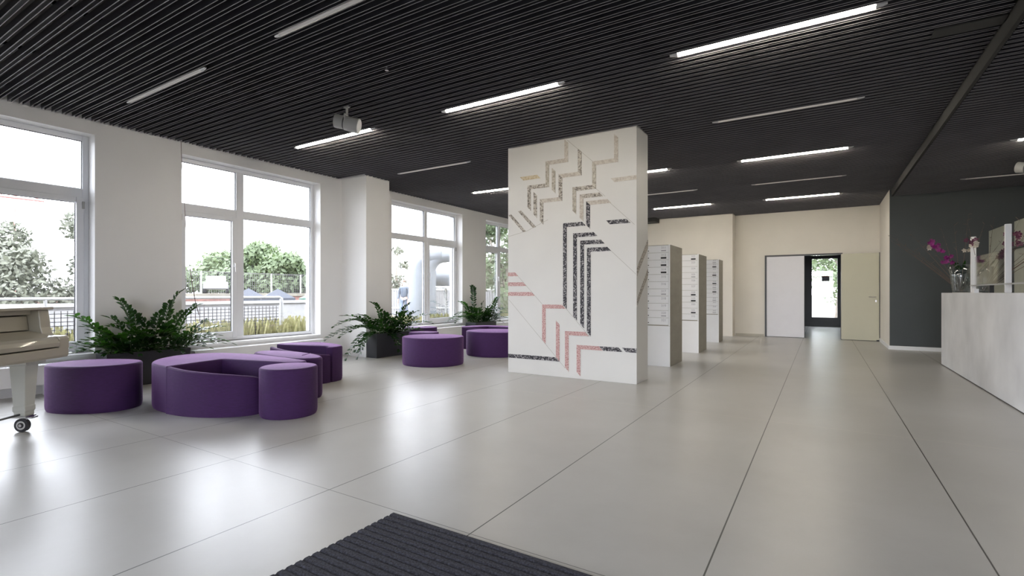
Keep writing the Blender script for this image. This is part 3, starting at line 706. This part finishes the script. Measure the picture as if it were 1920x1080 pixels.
P2=[(-6.7, 6.18, 0.97), (-6.75, 7.11, 0.92), (-6.6, 5.15, 0.42), (-6.7, 5.39, 0.61), (-6.75, 5.61, 0.77), (-6.6, 5.74, 0.21), (-6.5, 5.74, 0.24), (-6.6, 7.52, 0.72), (-6.6, 7.61, 0.55), (-6.7, 7.32, 0.79), (-6.5, 7.3, 0.42), (-6.75, 6.77, 0.68), (-6.75, 6.53, 0.77), (-6.38, 6.72, 0.2), (-6.4, 6.5, 0.16), (-6.8, 6.17, 0.62), (-6.7, 5.68, 0.7), (-6.6, 5.43, 0.45), (-6.6, 6.23, 0.67), (-6.5, 6.72, 0.65), (-6.5, 7.15, 0.58), (-6.5, 6.45, 0.52), (-6.75, 6.25, 0.67), (-6.4, 6.75, 0.46), (-6.4, 6.48, 0.29), (-6.55, 5.61, 0.53), (-6.85, 5.75, .05), (-6.8, 5.95, .05)]
P3=[(-7.3, 9.96, 1.29), (-7.35, 9.51, 0.93), (-7.3, 9.05, 0.52), (-7.3, 11.12, 1.02), (-7.3, 11.47, 0.73), (-7.2, 11.36, 0.48), (-7.35, 10.46, 0.89), (-7.3, 9.57, 0.65), (-7.2, 10.72, 0.59), (-7.1, 10.95, 0.4), (-7.3, 9.26, 0.61), (-7.4, 9.92, 0.81), (-7.3, 10.67, 0.79), (-7.2, 10.09, 0.61), (-7.1, 9.56, 0.51), (-7.35, 11.07, 0.83), (-7.2, 11.58, 0.56), (-7.1, 10.26, 0.47), (-7.05, 10.5, 0.42), (-7.1, 9.05, 0.48)]
plant(-7.50, -7.19, 2.52, 3.45, .42, P1, 'arching green plant in a long dark planter between the first two windows', 1, 36)
plant(-6.90, -6.63, 6.22, 7.05, .43, P2, 'arching green plant in a dark planter in front of the white pier', 2, 26)
plant(-7.50, -7.19, 9.95, 10.85, .42, P3, 'arching green plant in a dark planter beyond the third window', 4, 30)
b = MB().tube([(-7.50, 3.47, 3.24), (-7.5, 3.48, 2.94), (-7.5, 3.5, 2.69), (-7.5, 3.52, 2.27), (-7.5, 3.54, 1.96), (-7.5, 3.57, 1.61), (-7.5, 3.62, 1.24), (-7.5, 3.66, 1.01), (-7.45, 3.68, 0.84)], [.003]*5+[.005]*4, 6)
o = b.build('hanging_tendril', M['brownstem'], None, smooth=True); tag(o, 'thin reddish tendril hanging from the ceiling at the second window edge', 'tendril')

# ------------------------------------------------------------------ piano
ca, sa_ = math.radians(35.4), 0
t = thing('grand_piano', 'cream grand piano with closed lid at the left edge', 'piano', (-5.49, 1.66, 0), 0)
# local axes: +x away from the viewer's side (back), +y along the keyboard to its far end.  front normal n=(.815,.579)
t.rotation_euler = (0, 0, math.atan2(-.579, -.815))      # local +x = -n ; local +y = d' = (.579,-.815) -> far end is local -y
def pp(b_, prof, y0, y1, mi=0): return b_.prism(prof, 'y', y0, y1, mi)
cheek = [(0.0, .68), (0, .765), (.012, .785), (.06, .787), (.115, .79), (.135, .81), (.150, .86), (.155, .92), (.168, 1.005), (.60, 1.005), (.60, .64), (.05, .64)]
LEN = 1.46
for a_ in (0, LEN-.10): pp(MB(), cheek, a_, a_+.10).build('cheek_block', M['piano'], t, bevel=.006)
# keybed and key slip
slip = [(.02, .60), (.0, .62), (.0, .665), (.012, .672), (.012, .70), (.0, .708), (.0, .75), (.012, .772), (.04, .775), (.04, .60)]
b = MB(); pp(b, [(.01, .605), (.0, .625), (.0, .69), (.04, .69), (.6, .69), (.6, .605)], 0.004, LEN-.004); b.build('keybed', M['piano'], t, bevel=.006)
b = MB(); pp(b, [(-.004, .70), (-.006, .735), (.004, .765), (.03, .785), (.23, .835), (.24, .82), (.04, .70)], .103, LEN-.103); b.build('key_lid', M['piano'], t, bevel=.006)
b = MB(); pp(b, [(.24, .84), (.255, .955), (.60, .955), (.60, .84)], .103, LEN-.103); b.build('fallboard', M['piano'], t, bevel=.004)
b = MB(); pp(b, [(.225, .968), (.225, 1.004), (.60, 1.004), (.60, .968)], .103, LEN-.103); b.build('top_rail', M['piano'], t, bevel=.003)
# rim: curved body
rim = [(.60, 0), (.60, LEN), (1.0, LEN-.02), (1.5, LEN-.25), (1.75, .95), (1.85, .55), (1.7, .18), (1.4, 0.02)]
rims = openspline(rim[1:]+[(.60, 0)], 6)
b = MB().prism([(p[0], p[1]) for p in rims], 'z', .66, 1.005); b.build('body_rim', M['piano'], t, bevel=.006)
lid = [(.135, -.012), (.135, LEN+.012)]+openspline([(.6, LEN+.012), (1.0, LEN), (1.52, LEN-.22), (1.77, .95), (1.87, .55), (1.72, .16), (1.4, 0), (.6, -.012)], 6)
b = MB().prism([(p[0], p[1]) for p in lid], 'z', 1.007, 1.03); b.build('lid', M['piano'], t, bevel=.006)
def pleg(x, y):
    b = MB()
    def sq(h_, z): return [(x-h_, y-h_, z), (x+h_, y-h_, z), (x+h_, y+h_, z), (x-h_, y+h_, z)]
    lv = [(.095, .605), (.095, .565), (.062, .552), (.046, .22), (.050, .215), (.050, .18), (.044, .165), (.044, .135)]
    vs = sum([sq(*q) for q in lv], []); n = len(lv)
    fs = [(i*4+k, i*4+(k+1) % 4, (i+1)*4+(k+1) % 4, (i+1)*4+k) for i in range(n-1) for k in range(4)]+[(0, 1, 2, 3), tuple(range(n*4-1, n*4-5, -1))]
    L_ = b.add(vs, fs).build('leg', M['pianoleg'], t, bevel=.003)
    c = MB(); 
    def disc(y_, r, w_, mi): 
        pts = [(x+.012+r*math.cos(a*2*PI/24), .055+r*math.sin(a*2*PI/24)) for a in range(24)]
        c.prism(pts, 'y', y_-w_/2, y_+w_/2, mi)
    disc(y, .055, .03, 0); disc(y-.0, .036, .036, 1); disc(y, .022, .042, 0); disc(y, .012, .05, 1)
    c.build('caster_wheel', [M['rubber'], M['chrome']], L_)
    f = MB().box(x-.055, x+.055, y-.05, y+.05, .122, .135).box(x-.02, x+.035, y-.006, y+.006, .05, .122).box(x-.085, x-.05, y-.03, y+.03, .115, .128)
    f.build('caster_fork', M['chrome'], L_)
pleg(.255, .13); pleg(.255, LEN-.13); pleg(1.55, .65)
MB().tube([(.255, .17, .15), (.255, LEN-.17, .15)], .009, 8).build('cross_bar', M['metal_d'], t)

# ------------------------------------------------------------------ ceiling lights
def tube_light(x0, x1, y, z, on, label):
    c = (x0+x1)/2; h = (x1-x0)/2
    t = thing('tube_light', label, 'ceiling light', (c, y, z), 0, 'lit tube lights' if on else 'unlit tube lights')
    R_ = .026 if on else .019
    def cyl(a, e, r, name, m, n=14):
        return MB().tube([(a, 0, 0), (e, 0, 0)], r, n).build(name, M[m], t, smooth='auto')
    cyl(-h+.07, h-.07, R_, 'tube', 'tube_on' if on else 'tube_off')
    for s in (-1, 1):
        MB().tube([(s*(h-.07), 0, 0), (s*(h-.025), 0, 0), (s*h, 0, 0)], [R_*1.03, R_*.8, R_*.45], 14).build('end_cap', M['alu'], t, smooth='auto')
    MB().box(-h+.09, h-.09, -.014, .014, R_*.7, .10).build('mounting_rail', M['metal_d'], t)
ZL = CZ+.004
for x0, x1, y, on, lab in [
    (-1.145, .40, 4.5, 1, 'largest lit tube light, at the upper right of the ceiling'),
    (-3.735, -2.17, 4.5, 1, 'lit tube light left of the largest one, above the hall centre'),
    (-6.47, -4.82, 4.5, 1, 'lit tube light right below the left ceiling spotlight'),
    (-3.80, -2.25, 2.5, 0, 'unlit tube light at the upper edge of the picture, left of centre'),
    (-6.50, -4.87, 2.5, 0, 'leftmost unlit tube light, above the first wall pier'),
    (-1.15, .385, 6.55, 0, 'unlit tube light under the largest lit one, right of the pillar top'),
    (-6.35, -4.76, 6.48, 0, 'unlit tube light left of the pillar, above the third window'),
    (-1.155, .38, 8.62, 1, 'lit tube light in the right row, second from the camera'),
    (-3.70, -2.155, 8.53, 1, 'short visible end of a lit tube light just right of the pillar, upper one'),
    (-6.25, -4.75, 8.44, 1, 'lit tube light touching the left side of the pillar'),
    (-1.17, .365, 10.70, 0, 'farthest unlit tube light in the right row'),
    (-3.70, -2.15, 10.56, 0, 'thin unlit tube light just right of the pillar'),
    (-1.14, .365, 12.54, 1, 'farthest lit tube light in the right row above the double door'),
    (-3.62, -2.155, 12.50, 1, 'lit tube light above the mailbox columns')]:
    k = round((y-4.5)/P); tube_light(x0, x1, 4.5+k*P, ZL, on, lab)
k = round((11.4-4.5)/P); tube_light(2.02, 3.5, 4.5+k*P, CR+.004, 0, 'unlit tube light in the low ceiling at the right edge, beside the spotlight')
k = round((8.83-4.5)/P); tube_light(2.05, 3.5, 4.5+k*P, CR+.004, 1, 'lit tube light in the low ceiling cut off by the right picture edge')
# spotlights
def spot(loc, zc, ax, label):
    t = thing('ceiling_spotlight', label, 'spotlight', (loc[0], loc[1], zc)); t.scale = (.82, .82, .9)
    d = Vector(ax).normalized(); c = Vector((0, 0, -.20))
    def seg(a, e, r0, r1, name, m): return MB().tube([c+d*a, c+d*e], [r0, r1], 20).build(name, M[m], t, smooth='auto')
    h = seg(-.02, .17, .088, .094, 'body', 'lampgrey'); seg(-.04, -.02, .08, .08, 'neck', 'metal_d'); seg(-.16, -.04, .086, .082, 'driver_can', 'lampgrey')
    seg(.17, .178, .082, .082, 'lens_ring', 'white')
    b = MB().box(-.012, .012, -.012, .012, -.10, 0).box(-.05, .05, -.015, .015, -.008, .02)
    s_ = d.cross(Vector((0, 0, 1))).normalized()
    for k in (-1, 1): b.tube([(0, 0, -.09), s_*k*.10+Vector((0, 0, -.11)), s_*k*.10+c], .008, 6)
    b.build('yoke', M['lampgrey'], t)
    MB().tube([(0, 0, -.02), d*-.10+Vector((0, 0, -.03)), d*-.20+Vector((0, 0, -.09)), d*-.19+Vector((0, 0, -.17)), d*-.15+Vector((0, 0, -.19))], .004, 6).build('cable', M['metal_d'], t, smooth=True)
spot((-4.56, 3.83), CZ, (.83, .50, -.22), 'light grey cylindrical spotlight hanging at the left, beside a lit tube')
spot((2.50, 9.95), CR, (0.75, -.6, -.25), 'light grey spotlight hanging at the right picture edge')
t = thing('sprinkler_head', 'tiny sprinkler head poking through the slats left of centre', 'sprinkler', (-3.43, 3.34, CZ))
MB().tube([(0, 0, .05), (0, 0, -.03)], .007, 8).build('pipe', M['alu'], t); MB().lathe([(0, -.032), (.018, -.032), (.018, -.029), (0, -.029)], 12).build('deflector', M['alu'], t)

# ------------------------------------------------------------------ OUTSIDE
M['dirt'] = mat('pale dry ground', (.13, .12, .10), .95, .2, 1.2, detail=8)
M['drygrass'] = mat('yellow green dry grass', (.21, .20, .09), .9, .35, 8)
M['treeg'] = leaf_material('green tree foliage', (.105, .14, .075), (.10, .14, .05), .6)
M['treeb'] = leaf_material('grey green tree foliage', (.115, .122, .092), (.08, .09, .06), .6)
M['trunk'] = mat('grey bark', (.22, .19, .16), .9, .3)
M['brick'] = mat('weathered red brick', (.13, .07, .06), .9, .3, 5)
M['rail'] = mat('white painted steel', (.34, .34, .34), .4, .02)
M['mesh'] = mat('grey steel mesh', (.06, .055, .06), .5, .05)
M['quay'] = mat('white rendered wall', (.24, .24, .245), .8, .06)
M['tent'] = mat('dark grey canvas', (.03, .034, .045), .8, .1)
M['tentg'] = mat('green canvas', (.05, .095, .075), .8, .1)
M['pipe'] = mat('pale blue grey duct metal', (.16, .175, .195), .4, .04)
struct('ground', MB().box(-260, XO-.01, -120, 260, -.3, -.05).box(XO-.01, 60, -120, YF-.21, -.3, -.05).box(-8, 60, 20.5, 260, -.3, -.05), M['dirt'], 'pale dry ground outside')
struct('facade', MB().box(XO-.03, XO, YF, YB, -.05, .38).box(XO-.03, XO, YF, YB, 3.1, 3.6), mat('grey render', (.2, .2, .22), .8))
# mesh railing
t = thing('mesh_railing', 'white tube railing with steel mesh outside the first two windows', 'railing', (-9.6, 1.7, 0))
for k in range(6):
    y = -4.65+k*1.86; MB().tube([(0, y, -.05), (0, y, 1.05)], .022, 8).build('post', M['rail'], t, smooth='auto')
MB().tube([(0, -4.7, 1.06), (0, 4.62, 1.06), (0, 4.68, 1.03), (0, 4.69, .9), (0, 4.69, -.05)], .024, 10).build('top_rail', M['rail'], t, smooth='auto')
b = MB()
y = -4.6
while y < 4.6:
    b.box(-.002, .002, y, y+.012, .05, .88); y += .075
z = .05
while z < .9:
    b.box(-.002, .002, -4.6, 4.6, z, z+.012); z += .06
b.build('mesh_panel', M['mesh'], t)
def scrub(name, x0, x1, y0, y1, h, n, m, label, cat, seed, stuff=True):
    rnd = random.Random(seed); b = MB()
    for k in range(n):
        p = Vector((rnd.uniform(x0, x1), rnd.uniform(y0, y1), -.05)); an = rnd.uniform(0, PI); hh = h*rnd.uniform(.4, 1.1); w_ = rnd.uniform(.02, .05)
        d = Vector((math.cos(an), math.sin(an), 0)); lean = Vector((rnd.uniform(-.12, .12), rnd.uniform(-.12, .12), hh))
        b.add([p-d*w_, p+d*w_, p+lean+d*w_*.4, p+lean-d*w_*.4], [(0, 1, 2, 3)])
    o = b.build(name, m); tag(o, label, cat)
    if stuff: o['kind'] = 'stuff'
scrub('dry_grass', -10.6, -9.0, 1.0, 7.5, .62, 4200, M['drygrass'], 'yellowish dry grass growing along the railing outside', 'grass', 1)
scrub('dry_grass', -10.0, -8.4, 8.2, 14.5, .55, 3200, M['drygrass'], 'yellow green grass strip outside the third window', 'grass', 2)
def tree(c, r, h, n, m, label, seed, leaf=.16, blobs=9, cat='tree', group=None, trunk=.15, squash=.8, z=-.05):
    rnd = random.Random(seed); t = thing('tree', label, cat, (c[0], c[1], z), 0, group); b = MB()
    bl = []
    for k in range(blobs):
        an = rnd.uniform(0, 2*PI); q = rnd.uniform(.1, .75)*r; zz = rnd.uniform(.25, 1)
        rr = rnd.uniform(.38, .6)*r*(1.1-.4*zz)
        bl.append((Vector((math.cos(an)*q*(1.15-.5*zz), math.sin(an)*q*(1.15-.5*zz), max(rr*.5, h*zz-rr*squash))), rr))
    for k in range(n):
        bc, br = rnd.choice(bl); d = Vector((rnd.gauss(0, 1), rnd.gauss(0, 1), rnd.gauss(0, 1))).normalized()
        p = bc+Vector((d.x, d.y, d.z*squash))*br*rnd.uniform(.65, 1.03)
        if p.z < .1: p.z = .1+rnd.random()*.3
        u = Vector((rnd.gauss(0, 1), rnd.gauss(0, 1), rnd.gauss(0, 1))).normalized(); v = u.cross(d).normalized()*.5
        s = leaf*rnd.uniform(.5, 1.3); b.add([p-u*s, p+v*s, p+u*s, p-v*s], [(0, 1, 2, 3)])
    b.build('foliage', m, t)
    b = MB().tube([(0, 0, 0), (.05*r, 0, h*.3), (0, .05*r, h*.6)], [trunk, trunk*.7, trunk*.3], 8)
    for bc, br in bl[:6]: b.tube([(0.03*r, 0, h*.25), tuple(bc)], [trunk*.5, trunk*.15], 5)
    b.build('trunk', M['trunk'], t)
    return t
tree((-27.0, 9.8), 3.2, 5.6, 9000, M['treeb'], 'dense grey green tree filling the right of the first window', 11, .13, 12)
tree((-30.5, 6.4), 3.2, 5.0, 8000, M['treeb'], 'lower grey green tree left in the first window above the piano', 12, .13, 12)
tree((-38, 5.0), 3.6, 6.6, 5000, M['treeg'], 'bright green tree behind the piano lid in the first window', 13, .2, 10)
FT = 'row of pale green trees beyond the fence'
for i, (x, y, h, r, lb) in enumerate([(-68, 28, 5.6, 5.0, 'pale tree beyond the fence at the left edge of the second window'), (-63, 34, 6.2, 5.0, 'rounded pale tree beyond the fence left of the window mullion'),
                                   (-58, 35.5, 7.2, 4.6, 'tallest pale tree beyond the fence right of the window mullion'), (-53, 36.0, 6.0, 4.4, 'yellow green tree beyond the fence at the right of the second window'), (-51, 41, 4.9, 4.2, 'last pale tree of the row beyond the fence')]):
    tree((x, y), r*1.08, h-.9, 6500, M['treeg'], lb, 20+i, .34, 16, group=FT, trunk=.25, z=1.1)
tree((-21.7, 21.85), 1.1, 4.2, 260, M['treeb'], 'thin bare tree at the left of the third window', 31, .16, 6)
tree((-15.8, 22.6), 2.3, 6.4, 3200, M['treeg'], 'green tree behind the round duct in the third window', 32, .12, 9)
tree((-11.4, 17.9), 2.0, 4.9, 5200, M['treeg'], 'leafy green tree filling the farthest window', 33, .10, 11)
tree((.6, 27.5), 2.6, 5.5, 3600, M['treeg'], 'leafy tree seen through the glass exit door', 34, .12, 10)
# far bank
t = thing('embankment', 'weathered red brick embankment beyond the white wall', 'embankment', (-60, 20, 0))
MB().box(-40, 20.5, -60, 60, -.05, .86).build('brick_face', M['brick'], t); MB().box(-40, 20.6, -60, 60, .86, 1.1).build('coping', M['dirt'], t)
o = MB().box(-13.2, -13, -25, 12.5, -.05, .86).box(-13.25, -12.95, -25, 12.55, .86, .93).build('quay_wall', M['quay']); tag(o, 'low white rendered wall outside behind the railing', 'wall')
t = thing('chain_link_fence', 'tall pale mesh fence with posts on the far bank', 'fence', (-46.5, 21.5, 1.1))
for k in range(22): MB().box(-.05, .05, -38+k*3.3, -37.9+k*3.3, 0, 1.95).build('post', M['rail'], t)
b = MB().box(-.02, .02, -38, 31.5, 1.9, 1.95); 
for k in range(330): b.box(-.01, .01, -38+k*.21, -37.98+k*.21, 0, 1.9)
for k in range(9): b.box(-.01, .01, -38, 31.5, .1+k*.21, .12+k*.21)
b.build('mesh_panel', M['mesh'], t)
t = thing('parked_car', 'white car parked on the far bank seen in the second window', 'car', (-42.6, 22.4, 1.1), math.radians(-29))
wc = mat('white car paint', (.13, .13, .13), .3)
b = MB().prism([(-2.1, .3), (-2.15, .65), (-1.9, .85), (-1.1, .92), (1.5, .92), (2.1, .86), (2.15, .35)], 'y', -.85, .85)
b.build('car_body', wc, t, bevel=.06)
MB().prism([(-1.15, .92), (-.6, 1.36), (.9, 1.36), (1.4, .92)], 'y', -.70, .70).build('windows', M['metal_d'], t, bevel=.04)
MB().prism([(-.62, 1.34), (-.5, 1.42), (.82, 1.42), (.92, 1.34)], 'y', -.68, .68).build('roof', wc, t, bevel=.03)
for x in (-1.35, 1.35):
    for y in (-.8, .8): MB().prism([(x+.32*math.cos(k*PI/8), .32+.32*math.sin(k*PI/8)) for k in range(16)], 'y', y-.1, y+.1).build('wheel', M['rubber'], t)
def tent(loc, w_, d_, h, m, label):
    t = thing('canopy_tent', label, 'tent', loc, math.radians(60), 'low tents on the far bank')
    b = MB(); v = [(-w_/2, -d_/2, h*.55), (w_/2, -d_/2, h*.55), (w_/2, d_/2, h*.55), (-w_/2, d_/2, h*.55), (0, 0, h)]
    b.add(v, [(0, 1, 4), (1, 2, 4), (2, 3, 4), (3, 0, 4), (3, 2, 1, 0)]); b.box(-w_/2, w_/2, -d_/2, d_/2, h*.35, h*.55); b.build('canopy', M[m], t)
    for sx in (-1, 1):
        for sy in (-1, 1): MB().tube([(sx*(w_/2-.05), sy*(d_/2-.05), 0), (sx*(w_/2-.05), sy*(d_/2-.05), h*.5)], .04, 6).build('leg', M['rail'], t)
tent((-37.3, 22.0, -.05), 2.4, 2.2, 1.55, 'tent', 'dark grey canvas tent left of the green one on the far side')
tent((-33.6, 22.0, -.05), 2.2, 2.0, 1.5, 'tent', 'dark canvas tent beside the green tent on the far side')
tent((-35.2, 26.6, -.05), 2.6, 2.4, 1.4, 'tentg', 'green canvas tent at the right of the second window')
# ducts outside third window
t = thing('ventilation_duct', 'tall pale elbow duct with two legs outside the third window', 'duct', (-12.3, 13.5, -.05))
for dx, r, h in ((-.05, .28, 1.95), (.36, .22, 1.95)):
    p0 = Vector((dx, dx*.6, 0)); e = []
    for k in range(7):
        a = k*PI/12; e.append(p0+Vector((.45*(1-math.cos(a)), .3*(1-math.cos(a)), h+.55*math.sin(a))))
    MB().tube([tuple(p0)]+[tuple(q) for q in e]+[tuple(e[-1]+Vector((.3, .2, .05)))], r, 18).build('elbow_pipe', M['pipe'], t, smooth='auto')
t = thing('ventilation_duct', 'thick round horizontal duct on a frame outside the third window', 'duct', (-12.35, 15.1, -.05))
d = Vector((.85, .52, 0)); MB().tube([tuple(-d*.55+Vector((0, 0, 1.75))), tuple(d*.15+Vector((0, 0, 1.75))), tuple(d*.3+Vector((0, 0, 1.72)))], [.30, .30, .22], 20).build('drum', M['pipe'], t, smooth='auto')
MB().tube([tuple(d*.45+Vector((0, 0, 0))), tuple(d*.45+Vector((0, 0, 1.9)))], .09, 12).build('leg', M['pipe'], t, smooth='auto')
MB().box(-.7, .6, -.25, .25, 1.36, 1.42).build('platform', M['lampgrey'], t)
for q in (-.6, .0): MB().box(q-.03, q+.03, -.03, .03, 0, 1.36).build('support', M['lampgrey'], t)
t = thing('panel_fence', 'pale corrugated fence behind the ducts outside', 'fence', (-16.2, 18.2, -.05), math.radians(32))
b = MB()
for k in range(90): b.box(-5.0+k*.12, -4.93+k*.12, -.02, .02, .05, 1.35)
b.box(-5, 5.8, 0, .03, .05, 1.35).build('panels', M['quay'], t)
MB().box(-5, 5.8, -.04, .04, .45, .52).box(-5, 5.8, -.04, .04, 1.32, 1.4).build('rails', M['lampgrey'], t)
for k in range(6): MB().box(-5+k*2.1, -4.92+k*2.1, -.06, .06, 0, 1.45).build('post', M['lampgrey'], t)
# crane far away
t = thing('tower_crane', 'faint red tower crane far away in the first window', 'crane', (-123, 29.5, -.05))
M['crane'] = mat('faded red steel', (.3, .13, .12), .7)
b = MB().box(-.15, .15, -.15, .15, 0, 19); b.build('mast', M['crane'], t); 
b = MB()
b.tube([(0, -8, 18.2), (0, 4, 18.2)], .22, 5).tube([(0, -8, 18.2), (0, 0, 19.6), (0, 4, 18.2)], .12, 5)
for k in range(8): b.tube([(0, -7+k, 18.2), (0, -6.5+k, 18.3+.1*k)], .1, 4)
b.build('jib', M['crane'], t)
# person outside
def person():
    t = thing('person', 'person in a blue grey jacket and jeans walking outside the third window', 'person', (-16.3, 16.95, -.05), math.radians(200))
    skin = mat('skin', (.45, .30, .24), .6); jac = mat('blue grey jacket', (.07, .085, .11), .8, .1); jean = mat('pale blue jeans', (.12, .15, .2), .8, .1); hair = mat('brown hair', (.10, .07, .055), .8, .2)
    def skinned(name, V, E_, R_, m, parent, lvl=1):
        me = bpy.data.meshes.new(name); me.from_pydata(V, E_, []); o = bpy.data.objects.new(name, me); sc.collection.objects.link(o); o.parent = parent
        me.materials.append(m); s = o.modifiers.new('skin', 'SKIN'); s.use_smooth_shade = True
        sv = me.skin_vertices[0].data
        for i, r in enumerate(R_): sv[i].radius = r if isinstance(r, tuple) else (r, r)
        sv[0].use_root = True
        d = o.modifiers.new('subdiv', 'SUBSURF'); d.levels = lvl; d.render_levels = lvl
        return o
    V = [(0, 0, .95), (0, 0, 1.12), (0, .01, 1.30), (0, .01, 1.42), (0, .02, 1.50), (0, .03, 1.60), (0, .03, 1.70)]; E_ = [(i, i+1) for i in range(6)]
    R_ = [(.15, .11), (.14, .10), (.17, .11), (.13, .09), (.055, .055), (.078, .095), (.06, .07)]
    def add(p, j, r): V.append(p); E_.append((j, len(V)-1)); R_.append(r); return len(V)-1
    for s in (-1, 1):
        a = add((s*.19, 0, 1.40), 3, .06); e = add((s*.25, -.02*s, 1.12), a, .045); wr = add((s*.24, .12, .88), e, .03); pm = add((s*.24, .14, .80), wr, (.018, .038))
        for f in range(4): k = add((s*.24, .11+f*.02, .74), pm, .009); add((s*.238, .115+f*.02, .70-.008*(f in (1, 2))), k, .008)
        k = add((s*.235, .18, .79), wr, .010); add((s*.23, .195, .75), k, .009)
        h = add((s*.09, 0, .90), 0, .09); kn = add((s*.10, .10*s+.04, .50), h, .06); an = add((s*.10, .14*s-.08, .09), kn, .04); add((s*.10, .14*s+.08, .03), an, (.04, .03))
    body = skinned('body', V, E_, R_, skin, t)
    skinned('jacket', [(0, 0, .92), (0, 0, 1.12), (0, .01, 1.30), (0, .01, 1.44), (-.2, 0, 1.40), (-.26, .02, 1.12), (-.25, .11, .90), (.2, 0, 1.40), (.26, -.02, 1.12), (.25, .11, .90)],
            [(0, 1), (1, 2), (2, 3), (3, 4), (4, 5), (5, 6), (3, 7), (7, 8), (8, 9)], [(.19, .14), (.18, .13), (.20, .14), (.14, .10), .08, .065, .05, .08, .065, .05], jac, t)
    skinned('trousers', [(0, 0, .97), (-.09, 0, .88), (-.10, -.06, .50), (-.10, -.21, .10), (.09, 0, .88), (.10, .14, .50), (.10, .06, .10)],
            [(0, 1), (1, 2), (2, 3), (0, 4), (4, 5), (5, 6)], [(.16, .12), .11, .078, .06, .11, .078, .06], jean, t)
    skinned('hair', [(0, -.01, 1.66), (0, .0, 1.74), (0, .04, 1.755)], [(0, 1), (1, 2)], [(.085, .09), (.08, .08), (.07, .06)], hair, t)
    MB().prism([(.10, 1.60), (.135, 1.605), (.10, 1.65)], 'x', -.012, .012).build('nose', skin, t)
person()
